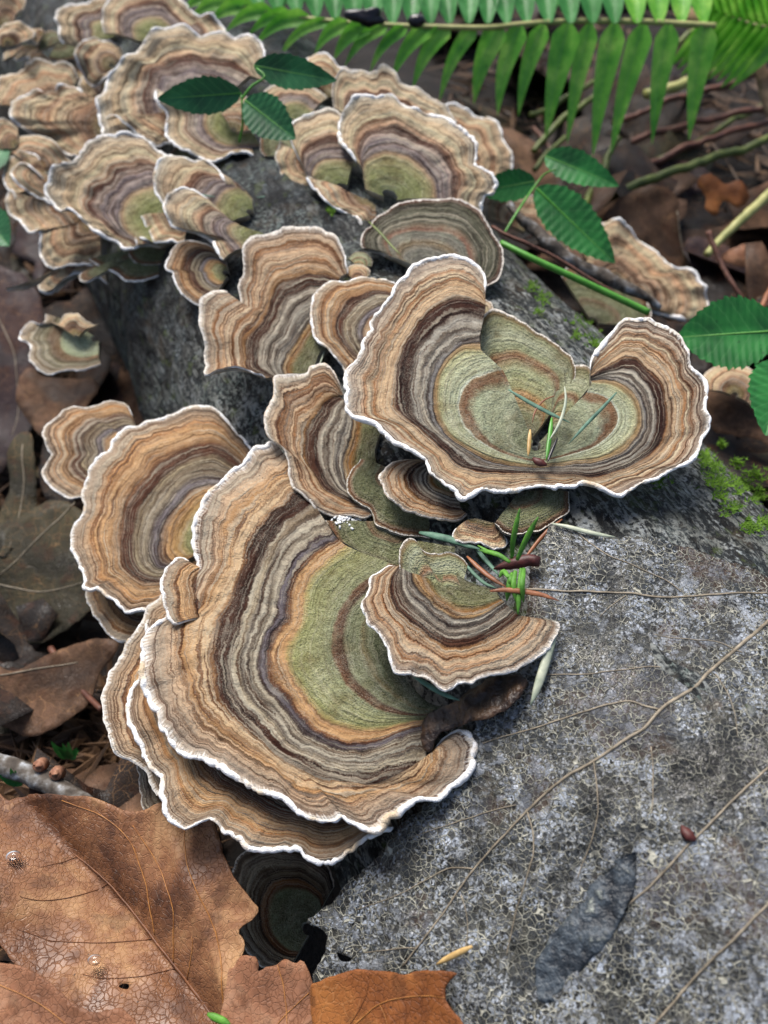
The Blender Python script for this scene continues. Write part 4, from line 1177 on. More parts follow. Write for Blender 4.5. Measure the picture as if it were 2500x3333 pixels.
leaf_sheet('pinkish brown leaf with a ragged upper edge, right of the big russet one',
           "745,3170 760,3150 790,3110 811,3110 836,3117 844,3144 838,3165 870,3150 898,3144 930,3122 963,3135 984,3124 1004,3155 1017,3193 1030,3280 1040,3450 700,3450 715,3320",
           onplane((880, 3250), 9.6, .12, .12), 'dead_p', step=18, wav=.14, vmat='vein_o', seed=13, jag=4, curl=.05, veins=[("905,3140 925,3220 935,3333 935,3400", .010, .008), ("1005,3230 940,3290 860,3380", .010, .006)])
leaf_sheet('orange-brown leaf with a straight upper edge lying on the grey decayed leaf',
           "1012,3215 1040,3195 1071,3182 1126,3163 1180,3155 1261,3163 1310,3174 1353,3160 1424,3160 1484,3166 1462,3190 1451,3210 1448,3247 1467,3285 1500,3323 1530,3400 1500,3500 1040,3500 1020,3330",
           onlog(.50, 32), 'dead_r', step=18, wav=.10, vmat='vein_o', seed=17, jag=3, curl=.1,
           veins=[("1085,3400 1180,3310 1230,3270 1300,3248 1380,3240 1450,3245", .014, .006), ("1235,3268 1255,3310 1270,3380", .008, .005), ("1115,3365 1160,3300 1190,3240 1200,3190", .008, .004, 'vein_d')])
leaf_sheet('light brown leaf crossing the bottom left corner, over the big russet one',
           "-60,3120 0,3133 43,3138 98,3155 152,3187 190,3220 228,3258 266,3279 304,3296 347,3290 391,3279 412,3300 440,3330 430,3400 300,3480 -60,3480", onplane((150, 3280), 10.2, .05, .1), 'dead_p', step=18, wav=.14, vmat='vein_o', seed=19,
           curl=.08, veins=[("-10,3200 100,3250 200,3320 260,3400", .010, .008)])
# litter to the left of the log
for (lb, ol, z, a, b, mt, sd, vs) in [
    ('large violet-brown leaf on the ground by the left picture edge', "-60,930 60,900 130,960 160,1080 150,1180 120,1250 130,1340 100,1420 60,1480 -60,1540", 4.4, .0, .3, 'dead_v', 21, ["-20,1000 50,1150 60,1300 40,1420"]),
    ('dark red-brown leaf low left between the bark and the violet-brown leaf', "90,1200 150,1230 260,1240 330,1260 300,1330 250,1420 160,1440 100,1380 60,1300", 4.8, .1, .2, 'dead_b', 22, []),
    ('narrow olive-grey leaf pointing down, left of the big left bracket', "40,1480 75,1420 120,1440 122,1560 118,1660 110,1740 60,1790 15,1830 -10,1780 10,1680 40,1600", 5.2, .1, .3, 'dead_g', 23, ["85,1460 80,1600 40,1790"]),
    ('broad olive-brown leaf with a pale midrib on the ground left of the cluster', "-60,1780 60,1700 170,1640 260,1660 320,1760 300,1860 330,1960 280,2020 200,2070 100,2095 20,2060 -60,2040", 4.6, .05, .25, 'dead_g', 24, ["-30,1895 60,1915 150,1922 270,1900", "250,1640 150,1740 60,1830 -10,1890"]),
    ('mottled brown cupped leaf on the ground, lower left above the cut branch', "-60,2170 60,2190 150,2150 230,2110 330,2090 400,2110 330,2200 300,2290 230,2350 150,2395 90,2400 30,2370 -60,2340", 4.8, .05, .25, 'dead_b', 25, ["-20,2200 100,2190 260,2160"]),
    ('dark leaf scrap behind the mottled brown cupped one', "150,1400 210,1420 250,1520 240,1640 170,1640 130,1560", 4.2, .0, .3, 'dead_d', 26, []),
    ('small dull brown leaf in the upper left shade below the ruffled brackets', "-40,620 20,700 60,760 40,860 60,960 -40,980", 6.0, .1, .4, 'dead_d', 27, []),
]:
    leaf_sheet(lb, ol, onplane(pts(ol).mean(0), z + 1.0, a, b), mt, step=30, wav=.3, wsc=.3, seed=sd, jag=4, curl=.15, veins=[(v_, .022, .012) for v_ in vs])
# litter beyond the log
for (lb, ol, z, a, b, mt, sd, vs) in [
    ('smooth cupped brown leaf with a rounded top standing behind the cream ground bracket', "1960,720 1990,690 2030,650 2080,620 2130,620 2180,640 2205,680 2205,760 2240,850 2320,960 2380,1020 2400,1110 2300,1080 2250,980 2180,900 2090,800 2010,770", 7.6, 0, .8, 'dead_b', 31, ["2200,700 2230,840 2310,1000"]),
    ('dull flat brown leaf further right of the smooth cupped one', "2230,800 2300,790 2400,850 2470,950 2480,1060 2400,1120 2330,1050 2290,960", 7.2, 0, .5, 'dead_v', 32, []),
    ('orange curled leaf scrap catching light at upper right', "2270,590 2310,560 2360,600 2410,590 2440,640 2400,680 2350,660 2330,720 2290,690 2300,640", 8.6, 0, 1.0, 'dead_r', 33, []),
    ('pinkish wet leaf between the old fern stalks at upper right', "2130,560 2200,520 2280,540 2330,600 2260,640 2180,640", 7.4, 0, .5, 'dead_v', 34, []),
    ('tan torn leaf near the right edge above the bracken stalk', "2360,830 2420,810 2445,850 2455,880 2400,875 2350,850", 8.4, 0, .5, 'dead_p', 35, []),
    ('dark wet leaf under the right bramble leaf', "1960,1010 2080,1030 2200,1060 2300,1050 2330,1150 2280,1250 2200,1290 2130,1230 2060,1130", 7.6, 0, .3, 'dead_d', 36, []),
    ('long dark leaf right of the kidney-shaped bracket', "2290,1250 2400,1300 2480,1340 2560,1380 2560,1500 2470,1450 2380,1430 2310,1400", 7.9, 0, .3, 'dead_b', 37, []),
    ('pale dry curled leaf hanging at the right edge near the top', "2430,180 2470,190 2495,250 2500,330 2520,400 2490,400 2465,340 2455,280 2440,240", 10.5, 0, 1.5, 'dead_t', 38, []),
    ('cream leaf scrap above the far end of the fern stalk', "2190,60 2230,35 2290,25 2330,50 2320,80 2260,75", 12.5, 0, .8, 'dead_t', 39, []),
    ('brown leaf lying flat at the right edge', "2360,640 2450,620 2560,580 2560,760 2480,800 2400,760", 7.4, 0, .5, 'dead_b', 40, []),
    ('dark brown leaf deep behind the fern tips', "1700,480 1800,440 1850,540 1900,640 1840,700 1740,640", 6.6, 0, .5, 'dead_d', 41, []),
]:
    leaf_sheet(lb, ol, onplane(pts(ol).mean(0), z, a, b), mt, step=30, wav=.3, wsc=.3, seed=sd, jag=4, curl=.2, veins=[(v_, .022, .012) for v_ in vs])

USED = set()
# scattered dead leaves making up the forest floor
GL = [[], []]
for i in range(300):
    right = i % 3 != 0
    if right:
        px, py = RNG.uniform(1500, 3300), RNG.uniform(-150, 1900)
    else:
        px, py = RNG.uniform(-600, 560), RNG.uniform(560, 2900)
    if (1600 < px and 120 < py < 620 and RNG.rand() < .75) or (not right and py > 1500 and RNG.rand() < .8):
        continue
    c0 = ground_at(px, py, .2)
    s_ = (c0 - LP) @ LN
    if abs(s_) < 7.2 or np.linalg.norm(c0 - CAM) > 95:
        continue
    r = RNG.uniform(1.3, 3.2)
    n_ = 26
    ang = np.linspace(0, 2 * math.pi, n_, endpoint=False)
    lob = RNG.choice([0, 3, 5])
    rr_ = r * (1 + (.28 * np.cos(lob * ang) if lob else .35 * np.cos(2 * ang)) + .08 * RNG.randn(n_))
    rot = RNG.uniform(0, 6.3)
    rings = [0, .35, .7, 1]
    V = []
    tx, ty = RNG.uniform(-.45, .45, 2)
    cu = RNG.uniform(-.12, .2)
    for q_ in rings:
        x_ = rr_ * q_ * np.cos(ang + rot)
        y_ = rr_ * q_ * np.sin(ang + rot)
        z_ = tx * x_ + ty * y_ + cu * (x_ * x_ + y_ * y_) / r + .12 * r * np.sin(2 * ang + i) * q_ ** 2
        V.append(np.stack([x_, y_, z_], -1))
    V = np.array(V) + c0 + np.array([0, 0, .3 + .3 * RNG.rand()])
    mt = RNG.choice(['dead_d', 'dead_b', 'dead_v', 'dead_d', 'dead_d', 'dead_g'])
    o = mesh('dead_leaf', V, gridf(4, n_, True), M[mt], None, c0, sol=.02)
    LMK = (((2050, 60), 'the upper right fern leaflets'), ((1700, 400), 'the fern leaflet tips'), ((2300, 500), 'the olive-green old stalk'), ((2000, 860), 'the cream ground bracket'), ((2350, 860), 'the slender brown twig'),
           ((2400, 620), 'the orange curled leaf scrap'), ((1900, 600), 'the toothed bramble leaflets'), ((2350, 1080), 'the broad bramble leaf'), ((2450, 1300), 'the small cream edge bracket'), ((1750, 900), 'the straight green stem'),
           ((2450, 350), 'the pale dry hanging leaf')) if right else (((130, 1120), 'the lone pale-eyed bracket'), ((60, 1200), 'the violet-brown leaf'), ((200, 1450), 'the brown ruffled bracket'), ((150, 1850), 'the broad olive-brown leaf'),
                                                                   ((200, 2250), 'the mottled cupped leaf'), ((150, 2520), 'the cut branch'), ((60, 700), 'the stacked left-edge brackets'), ((380, 2050), 'the left banded brackets'), ((60, 1620), 'the narrow olive-grey leaf'))
    LMK = sorted(LMK, key=lambda q_: (q_[0][0] - px) ** 2 + (q_[0][1] - py) ** 2)
    (lx, ly), ln_ = LMK[0]
    rel = ('above' if py < ly else 'below') if abs(py - ly) > abs(px - lx) else ('left of' if px < lx else 'right of')
    lb = '%s %s %s leaf on the ground %s %s' % ('small' if r < 1.9 else ('mid-sized' if r < 2.6 else 'large'), {'dead_d': 'near-black' if r < 2.3 else ('blackish' if i % 4 < 2 else 'soot-brown'), 'dead_b': 'umber', 'dead_v': 'violet-brown', 'dead_g': 'dull olive'}[str(mt)],
                                                       {0: 'oval', 3: 'trefoil' if i % 2 else 'three-lobed', 5: 'five-lobed' if i % 2 else 'star-shaped'}[int(lob)], rel, ln_)
    for _, l2_ in LMK[1:]:
        if lb in USED:
            lb = ' '.join(lb.split(' on the ')[0].split()[1:]) + ' between ' + ln_ + ' and ' + l2_
            lb = lb.replace(' on the ground', '')
    USED.add(lb)
    tag(o, lb, 'leaf', 'dead leaves scattered over the forest floor ' + ('beyond the log' if right else 'left of the log'))

# crumbs and needles of the litter
parts = []
for i in range(9000):
    if i % 2:
        px, py = RNG.uniform(1450, 3500), RNG.uniform(-50, 2200)
    else:
        px, py = RNG.uniform(-700, 700), RNG.uniform(500, 3200)
    c0 = ground_at(px, py, .1) if i < 1500 else at(px, py, 6.8 if i % 2 else 3.6)
    c0[2] = gz(c0[0], c0[1]) + RNG.uniform(.05, .75)
    if abs((c0 - LP) @ LN) < 6.3 or c0[1] > 110:
        continue
    L_ = RNG.uniform(.3, 1.6)
    a_ = RNG.uniform(0, 6.3)
    dv = np.array([math.cos(a_), math.sin(a_), RNG.uniform(-.2, .3)]) * L_
    w_ = RNG.uniform(.03, .16)
    sd_ = np.array([-math.sin(a_), math.cos(a_), RNG.uniform(-.4, .4)]) * w_
    v_ = np.array([c0 - dv, c0 - sd_, c0 + dv, c0 + sd_, c0 + np.array([0, 0, w_])])
    parts.append((v_, [[0, 1, 4], [1, 2, 4], [2, 3, 4], [3, 0, 4]]))
V, Fc = join(parts)
o = mesh('litter', V, Fc, M['litter'], sm=False)
o['kind'] = 'stuff'
o['label'] = 'fine dark crumbs and needles between the fallen leaves'


# ------------------------------------------------------------------ strands: stalks, twigs, needles
def strand(name, label, cat, P3, R, mat, k=8, flat=1.0, rough=0.0, n=None, parent=None, org=None, group=None, wob=0.0, seed=0):
    P3 = np.asarray(P3, float)
    Ls = np.linalg.norm(np.diff(P3, axis=0), axis=1).sum()
    n = n or int(np.clip(Ls / .12, 10, 260))
    C = smooth(P3, n)
    if wob:
        s_ = np.linspace(0, Ls, n)
        C = C + np.stack([n1(s_, .8, seed, 3), n1(s_, .8, seed + 1, 3), n1(s_, .8, seed + 2, 3)], -1) * wob
    R_ = np.interp(np.linspace(0, 1, n), np.linspace(0, 1, len(R)), R)
    V, Fc = tube(C, R_, k, flat, rough, seed)
    o = mesh(name, V, Fc, M[mat], parent, C[0] if parent is None else org)
    if parent is None:
        tag(o, label, cat, group)
    return o


def px3(s, z=None, lift=None, plane=None):
    """'x,y' or 'x,y,z' -> world points"""
    out = []
    for q_ in s.split():
        c_ = [float(v) for v in q_.split(',')]
        if len(c_) == 3:
            out.append(at(*c_))
        elif plane is not None:
            out.append(plane_hit(np.array([c_[:2]]), np.array(plane[0], float), *plane[1:])[0][0])
        elif lift is not None:
            out.append(log_hit(np.array([c_[:2]]), lift, math.radians(32))[0])
        else:
            out.append(at(c_[0], c_[1], z))
    return np.array(out)


T_ = 'needle'
strand('twig', 'thick lichen-spotted grey twig lying aslant behind the log ridge', 'twig', px3("1660,660,12.6 1700,715,12.4 1790,800,12 1900,868,11.6 2020,925,11.2 2080,955,10.9 2140,1000,10.5"), [.10, .17, .22, .20, .22, .17, .10], 'twig', 12, 1, .22, wob=.1, seed=3)
strand('twig', 'thin red-brown twig running beside the lichen-spotted one', 'twig', px3("1600,735,12.9 1640,762,12.9 1720,795,12.7 1830,850,12.3 1940,915,11.9 2090,1005,11.2"), [.05, .06, .055, .05, .04], 'twig_r', 8, 1, .15, wob=.04, seed=6)
strand('stem', 'straight bright green stem lying below the thin red-brown twig', 'stem', px3("1630,790,13.1 1720,835,13 1850,895,12.7 1980,955,12.3 2112,1017,11.9"), [.09, .095, .10, .10], 'stem_g', 10)
strand('twig', 'slender brown twig leaning at the right above the bramble leaf', 'twig', px3("2305,750,10.5 2340,840,10 2390,930,9.6 2420,980,9.3 2440,1030,9"), [.10, .085, .08, .06], 'twig_r', 8, 1, .15, wob=.05, seed=9)
strand('stalk', 'pale green and cream stalk slanting in from the right edge', 'stalk', px3("2300,830,8.8 2350,775,9 2430,700,9.4 2540,600,9.8"), [.13, .16, .18, .2], 'stem_y', 10, 1, .1)
strand('petiole', 'dull red leaf stalk slanting down to the left cluster edge', 'stalk', px3("165,2110,5.2 205,2170,5.4 260,2240,5.8 330,2310,6.3"), [.10, .09, .08], 'stem_r', 8)
# cut branch
br = thing('cut_branch', 'rough grey branch stub with two cut side knots, lower left', 'branch', at(0, 2510, 7), None)
bo = at(0, 2510, 7)
strand('branch', '', '', px3("-60,2470,7 20,2495,7 100,2525,7 180,2560,7 250,2600,7 320,2640,6.9"), [.26, .26, .25, .26, .24, .2], 'twig', 14, 1, .14, parent=br, org=bo, wob=.06, seed=4)
for (kx, ky) in ((127, 2493), (180, 2520)):
    c0 = at(kx, ky, 7.35)
    dv = np.array([.05, -.5, .75])
    dv /= np.linalg.norm(dv)
    V, Fc = tube(np.array([c0 - dv * .3, c0, c0 + dv * .04, c0 + dv * .05, c0 - dv * .02]), [.17, .15, .14, .09, .03], 12, 1, .08, upv=(1, 0, 0))
    mesh('knot', V, Fc, M['knot'], br, bo)

# needles
def needle(label, s, w, mat, z=None, lift=None, plane=None, flat=.5):
    return strand('needle', label, T_, px3(s, z, lift, plane), [w * .35, w * .9, w, w, w * .8, w * .12], mat, 8, flat)


P8 = ((1740, 1497), 14.12, .02, .2)
P8h = ((1740, 1497), 14.3, .02, .2)
needle('blue-green needle crossing the hollow of the kidney-shaped bracket', "1655,1268 1720,1308 1800,1350 1857,1376", .05, 'ndl_b', plane=P8h)
needle('curved russet needle in the hollow, left of the upright ones', "1806,1288 1775,1300 1752,1322 1738,1350 1733,1378", .022, 'ndl_o', plane=P8h)
needle('pale upright needle with a brown foot in the middle of the hollow', "1838,1258 1842,1300 1833,1345 1815,1390 1786,1435", .035, 'ndl_p', plane=((1740, 1497), 14.42, .02, .2))
needle('slanting green needle with a whitish lower end, right lobe of the kidney-shaped bracket', "2007,1277 1960,1328 1905,1385 1850,1446", .038, 'ndl_b', plane=P8h)
needle('short cream needle standing in the hollow left of the bud scale', "1726,1398 1723,1440 1719,1486", .045, 'ndl_y', plane=P8h)
needle('dark green blade dropping into the bottom of the hollow', "1796,1360 1790,1420 1778,1500", .05, 'stem_g', plane=P8h)
needle('thin blackish needle beside the dark green blade', "1815,1424 1800,1460 1782,1505", .03, 'dark', plane=P8h)
strand('bud_scale', 'small shiny red-brown bud scale at the junction of the two lobes', 'bud', px3("1735,1490 1750,1502 1768,1510 1780,1512", plane=P8h), [.03, .09, .09, .03], 'bud', 8, .7, .1)
# sprig of a conifer
sp_o = log_hit(np.array([[1700., 1840.]]), .2)[0]
sp = thing('conifer_sprig', 'fresh green needle sprig with a dark red bud beside the small half-round bracket', 'sprig', sp_o)
strand('bud', '', '', px3("1607,1852 1640,1842 1680,1832 1720,1824 1757,1828", lift=.5), [.015, .09, .13, .13, .10], 'bud', 10, 1, .12, parent=sp, org=sp_o)
for s_ in ("1666,1817,14.1 1672,1750,14.6 1692,1655,15.1", "1683,1823,14.1 1715,1750,14.5 1752,1683,14.9", "1660,1870,14.1 1656,1915,14 1650,1955,13.8", "1697,1850,14.1 1690,1930,14 1686,2000,13.8",
           "1678,1858,14.1 1672,1900,14.1 1680,1960,13.9", "1655,1880,14.1 1640,1860,14 1625,1880,13.9", "1706,1850,14.1 1700,1900,14.2 1704,1960,13.9", "1668,1865,14 1663,1890,14.1 1668,1925,13.8", "1660,1830,14 1620,1805,14 1560,1790,13.8"):
    strand('needle', '', '', px3(s_), [.035, .05, .055, .05, .012], 'ndl', 8, .55, parent=sp, org=sp_o, n=14)
needle('broad pale green needle with a brown tip, above the conifer sprig', "1365,1733 1420,1745 1480,1760 1530,1778 1563,1787", .085, 'ndl_b', lift=.3)
needle('long orange needle crossing below the sprig', "1595,1924 1650,1920 1720,1928 1770,1938 1820,1956", .055, 'ndl_o', z=14.05)
needle('rust-coloured needle left of the sprig', "1520,1810 1560,1850 1605,1885 1650,1912", .055, 'ndl_o', lift=.3)
needle('bluish needle lying against the small half-round bracket', "1510,1830 1545,1870 1580,1900 1618,1915", .04, 'ndl_b', lift=.28)
needle('bright green needle pointing left from the sprig', "1555,1775 1600,1800 1660,1822", .035, 'ndl', lift=.4)
needle('second bluish needle crossing the rust-coloured one', "1540,1770 1570,1810 1605,1850 1625,1875", .05, 'ndl_b', lift=.22)
needle('long straw-tipped olive needle at the top edge of the grey decayed leaf', "1797,1704 1850,1715 1920,1733 1970,1743 2003,1747", .05, 'ndl_p', lift=.35)
needle('rusty needle behind the sprig under the dark green-brown bracket', "1830,1690 1780,1730 1730,1790 1700,1830", .04, 'ndl_o', lift=.15)
needle('pale thick double-grooved needle leaning on the grey leaf below the small half-round bracket', "1810,2050 1790,2110 1765,2190 1745,2250 1727,2296", .09, 'ndl_p', lift=.42)
needle('yellow straw-like needle on the grey leaf near the bottom', "1538,3080 1500,3098 1460,3118 1419,3140", .055, 'ndl_y', lift=.4)
needle('dark teal needle in the gap below the small half-round bracket', "1345,2200 1400,2235 1450,2262 1497,2280", .05, 'ndl_b', z=13.0)
needle('green needle at the bottom edge on the brown leaves', "675,3300 700,3312 730,3325 752,3336", .07, 'ndl', z=10.2)
needle('grey thin stalk standing between two brackets', "1062,1118 1052,1155 1035,1200", .022, 'ndl_p', z=13.2)
needle('dim green needle between the upper left brackets', "700,640 680,638 640,630", .03, 'ndl_b', z=13.6)
needle('thin green needle lying on the broad grey-olive bracket', "1200,720 1240,760 1275,800 1305,830", .04, 'stem_o', z=14.2)
needle('long bluish needle in the dark gap of the left group', "835,642 870,640 905,632 930,630", .04, 'ndl_b', z=13.3)
strand('seed', 'tiny red-brown seed lying on the right of the grey decayed leaf', 'seed', px3("2218,2685 2230,2705 2245,2722 2265,2735", lift=.28), [.01, .09, .10, .03], 'bud', 8, .6)
strand('seed_husk', 'brown hollow seed husk stuck to the small half-round bracket', 'husk', px3("1228,1985 1260,2000 1290,2012 1318,2000 1322,1990", z=13.5), [.02, .07, .08, .07, .02], 'vein_t', 8, .6, .1)

# water drops
t = NT('water')
t.b.inputs['Base Color'].default_value = (1, 1, 1, 1)
t.b.inputs['Roughness'].default_value = .02
t.b.inputs['Transmission Weight'].default_value = 1
t.b.inputs['IOR'].default_value = 1.33
M['water'] = t.m
for (x, y, r, lb) in ((328, 3122, .11, 'round water drop on the big russet leaf near its midrib'), (68, 2792, .13, 'flat glistening water drop near the left edge of the russet leaf')):
    P_ = plane_hit(np.array([[x, y]], float), np.array((400., 2950.)), 8.9, .10, .12)[0][0] + np.array([0, -.12, .42])
    g = []
    for i in range(9):
        a_ = i / 8 * math.pi
        g.append([P_ + r * np.array([math.sin(a_) * math.cos(b_) * 1.3, math.sin(a_) * math.sin(b_), .6 * math.cos(a_)]) for b_ in np.linspace(0, 2 * math.pi, 16, endpoint=False)])
    o = mesh('water_drop', np.array(g), gridf(9, 16, True), M['water'], None, P_)
    tag(o, lb, 'water drop')

# white coral-like mycelium under the curled bracket
parts = []
for i in range(70):
    x, y = (RNG.normal(1110, 16), RNG.normal(1688, 7)) if i % 2 else (RNG.normal(1152, 14), RNG.normal(1698, 7))
    c0 = at(x, y, 12.55)
    V, Fc = tube(np.array([c0, c0 + np.array([RNG.uniform(-.06, .06), -.05, RNG.uniform(-.12, .02)])]), [.018, .03], 5)
    parts.append((V, Fc))
V, Fc = join(parts)
o = mesh('mycelium', V, Fc, M['myc'])
o['kind'] = 'stuff'

# ------------------------------------------------------------------ moss on the right flank of the log
parts = []
for (x, y, r, n_) in ((2150, 1565, 30, 50), (2340, 1562, 42, 150), (2420, 1575, 40, 130), (2460, 1545, 30, 90), (2385, 1655, 26, 60), (2440, 1712, 30, 90), (2350, 1620, 22, 40), (2300, 1500, 25, 60),
                      (2330, 1520, 25, 50), (2470, 1620, 30, 80), (1770, 970, 25, 70), (1735, 930, 22, 60), (1905, 1060, 22, 70), (1940, 1110, 28, 90), (1880, 1095, 22, 40), (1870, 1045, 20, 40), (1750, 1015, 16, 30),
                      (2400, 1510, 22, 50), (2240, 1470, 18, 30), (1935, 1090, 14, 40), (2490, 1700, 25, 60), (1080, 690, 16, 30), (1200, 1150, 10, 0), (2290, 1480, 20, 60), (2350, 1450, 14, 40)):
    for i in range(int(n_ * .6)):
        q_ = log_hit(np.array([[RNG.normal(x, r * .55), RNG.normal(y, r * .45)]]), .08, math.radians(80))[0]
        for j in range(6):
            a_ = RNG.uniform(0, 6.3)
            L_ = RNG.uniform(.05, .12)
            dv = np.array([math.cos(a_), math.sin(a_), RNG.uniform(.3, 1.2)]) * L_
            sd_ = np.array([-math.sin(a_), math.cos(a_), 0]) * .016
            parts.append((np.array([q_ - sd_, q_ + sd_, q_ + dv]), [[0, 1, 2]]))
V, Fc = join(parts)
o = mesh('moss', V, Fc, M['moss'], sm=False)
o['kind'] = 'stuff'
o['label'] = 'bright green moss tufts on the right flank of the log'


# ------------------------------------------------------------------ green leaves
def blade(name, base, tip, wid, mat, parent, org, facing=(0, -.5, .86), droop=0.0, vee=.15, serr=0.0, nser=9, pw=.75, bend=0.0, n=None, m=4, taper=None, rib=True, ribmat='stem_g'):
    base, tip = np.asarray(base, float), np.asarray(tip, float)
    ax = tip - base
    L = np.linalg.norm(ax)
    ax /= L
    fc = np.asarray(facing, float)
    side = np.cross(ax, fc)
    side /= np.linalg.norm(side)
    nr = np.cross(side, ax)
    n = n or (int(nser * 8) if serr else 16)
    s = np.linspace(0, 1, n)
    if taper is None:
        prof = np.sin(np.pi * s ** pw) ** .8
        prof[0] = .02
        prof[-1] = 0.01
    else:
        prof = np.interp(s, [q_[0] for q_ in taper], [q_[1] for q_ in taper])
    if serr:
        saw = (s * nser) % 1.0
        prof = prof * (1 - serr * (1 - saw)) * (1 + .25 * serr * np.sin(s * nser * 3.1))
    C = base + ax * (s * L)[:, None] - nr * (droop * L * s ** 2)[:, None] + side * (bend * L * np.sin(np.pi * s))[:, None]
    w = np.linspace(-1, 1, 2 * m + 1)
    V = C[:, None] + (prof[:, None] * wid / 2 * w[None])[..., None] * side + (np.abs(w)[None] * prof[:, None] * wid * vee)[..., None] * nr
    V = V + (.006 * wid * np.sin(s * nser * 6.3)[:, None] * np.abs(w)[None])[..., None] * nr
    uv = np.stack([np.broadcast_to(s[:, None], (n, len(w))), np.broadcast_to(w[None], (n, len(w)))], -1).reshape(-1, 2)
    Fc = gridf(n, len(w))
    q_ = V.reshape(-1, 3)[Fc[len(Fc) // 2]]
    if np.cross(q_[1] - q_[0], q_[2] - q_[1]) @ nr < 0:
        Fc = Fc[:, ::-1]
    o = mesh(name, V, Fc, M[mat], parent, org, {'blade': uv})
    if rib:
        vt, ft = tube(C[:-1] - nr * .01, np.linspace(.03, .008, n - 1) * max(.6, min(1.6, wid)), 5)
        mesh('midrib', vt, ft, M[ribmat], o, org)
    return o


def bramble(label, joint, leaflets, stems, mat='bram', smat='stem_g', sr=.035, group=None):
    org = at(*joint)
    root = thing('bramble_sprig', label, 'bramble', org, group)
    for st_ in stems:
        strand('stem', '', '', px3(st_), [sr * 1.1, sr, sr * .8], smat, 8, parent=root, org=org)
    for lf in leaflets:
        (bx, by, bz), (tx, ty, tz), wd = lf[:3]
        kw = lf[3] if len(lf) > 3 else {}
        blade('leaflet', at(bx, by, bz), at(tx, ty, tz), wd, mat, root, org, serr=.10, nser=kw.pop('nser', 11), **kw)
    return root


bramble('trailing bramble sprig with three dark leaflets over the upper left brackets', (787, 320, 15.6),
        [((785, 303, 15.7), (512, 322, 15.9), 1.05, dict(vee=.1, facing=(0, -.9, .45), pw=.8)), ((797, 326, 15.6), (962, 452, 15.0), 1.25, dict(vee=.12, facing=(.1, -.8, .5), pw=.8)),
         ((826, 213, 16.2), (1096, 262, 16.2), .95, dict(vee=.1, facing=(0, -.9, .45), pw=.8))],
        ["779,462,14.4 790,400,15 787,325,15.6", "787,322,15.6 820,280,15.9 862,250,16.1 835,222,16.2", "787,322,15.6 785,310,15.65 783,303,15.7"])
bramble('bramble sprig with three toothed leaflets in front of the old fern stalks', (1741, 610, 13.0),
        [((1775, 508, 13.6), (2013, 596, 13.4), 1.05, dict(vee=.14, facing=(0, -.75, .65), droop=.12, pw=.7)), ((1742, 590, 13.1), (1552, 625, 12.8), 1.0, dict(vee=.12, facing=(0, -.8, .55))),
         ((1745, 612, 13.0), (2002, 856, 11.6), 1.5, dict(vee=.10, facing=(.15, -.8, .55), pw=.75, nser=14))],
        ["1640,762,12.6 1690,680,12.9 1745,600,13.05 1775,565,13.3 1808,552,13.5"], mat='bram2')
bramble('broad dark green bramble leaf reaching in from the right edge', (2530, 1085, 13.2),
        [((2560, 1075, 13.0), (2203, 1098, 12.6), 2.0, dict(vee=.08, facing=(-.05, -.6, .78), pw=.95, nser=16, n=160))], ["2400,1158,12.2 2440,1172,12.2 2480,1186,12.2 2520,1200,12.2"], mat='bram2')
bramble('half-seen toothed bramble leaf at the right edge below the broad one', (2540, 1230, 12.8),
        [((2560, 1170, 12.8), (2492, 1418, 12.2), 1.6, dict(vee=.1, facing=(-.2, -.6, .78), nser=12))], ["2560,1170,12.8 2540,1150,12.8 2520,1130,12.8"], mat='bram2')
bramble('dark green leaf tip low at the left picture edge beside the stacked brackets', (-40, 560, 11.5), [((-60, 560, 11.5), (25, 470, 11.8), 1.2, {}), ((-60, 700, 11), (30, 800, 10.5), 1.4, {})], ["-60,700,11 -50,640,11.2 -60,560,11.5"])
for i, (x, y, z, lb) in enumerate(((225, 2475, 5.8, 'small green seedling shoots beside the cut branch'), (60, 2560, 6.6, 'pair of green shoots between the cut branch and the russet leaf'))):
    org = at(x, y, z)
    root = thing('seedling', lb, 'seedling', org)
    for j in range(7):
        a_ = RNG.uniform(-1.2, 1.2)
        tip_ = org + np.array([math.sin(a_) * .55, .1, .5 + .25 * RNG.rand()]) * (.6 + .7 * RNG.rand())
        blade('leaflet', org + np.array([RNG.uniform(-.1, .1), 0, .1 * j / 7]), tip_, .17, 'bram2', root, org, rib=False, n=8, m=1)

# ------------------------------------------------------------------ sword fern
def fern(label, rach, r0, mat, pin, group='fern fronds along the top of the picture', wdef=1.0):
    P3 = px3(rach)
    org = P3[0]
    root = thing('fern_frond', label, 'fern', org, group)
    strand('rachis', '', '', P3, [r0, r0 * .8, r0 * .5], 'stem_y' if mat != 'fern2' else 'stem_g', 8, parent=root, org=org)
    for q_ in pin:
        b_, t_, wd, mt, dr = q_[:5]
        blade('pinna', b_, t_, wd, mt, root, org, bend=q_[5] if len(q_) > 5 else 0, facing=(0, -.85, .5), droop=dr, vee=.24, taper=[(0, .3), (.03, .6), (.12, 1.0), (.3, .88), (.6, .58), (.85, .26), (1, .02)], n=18, m=2, rib=False)
    return root


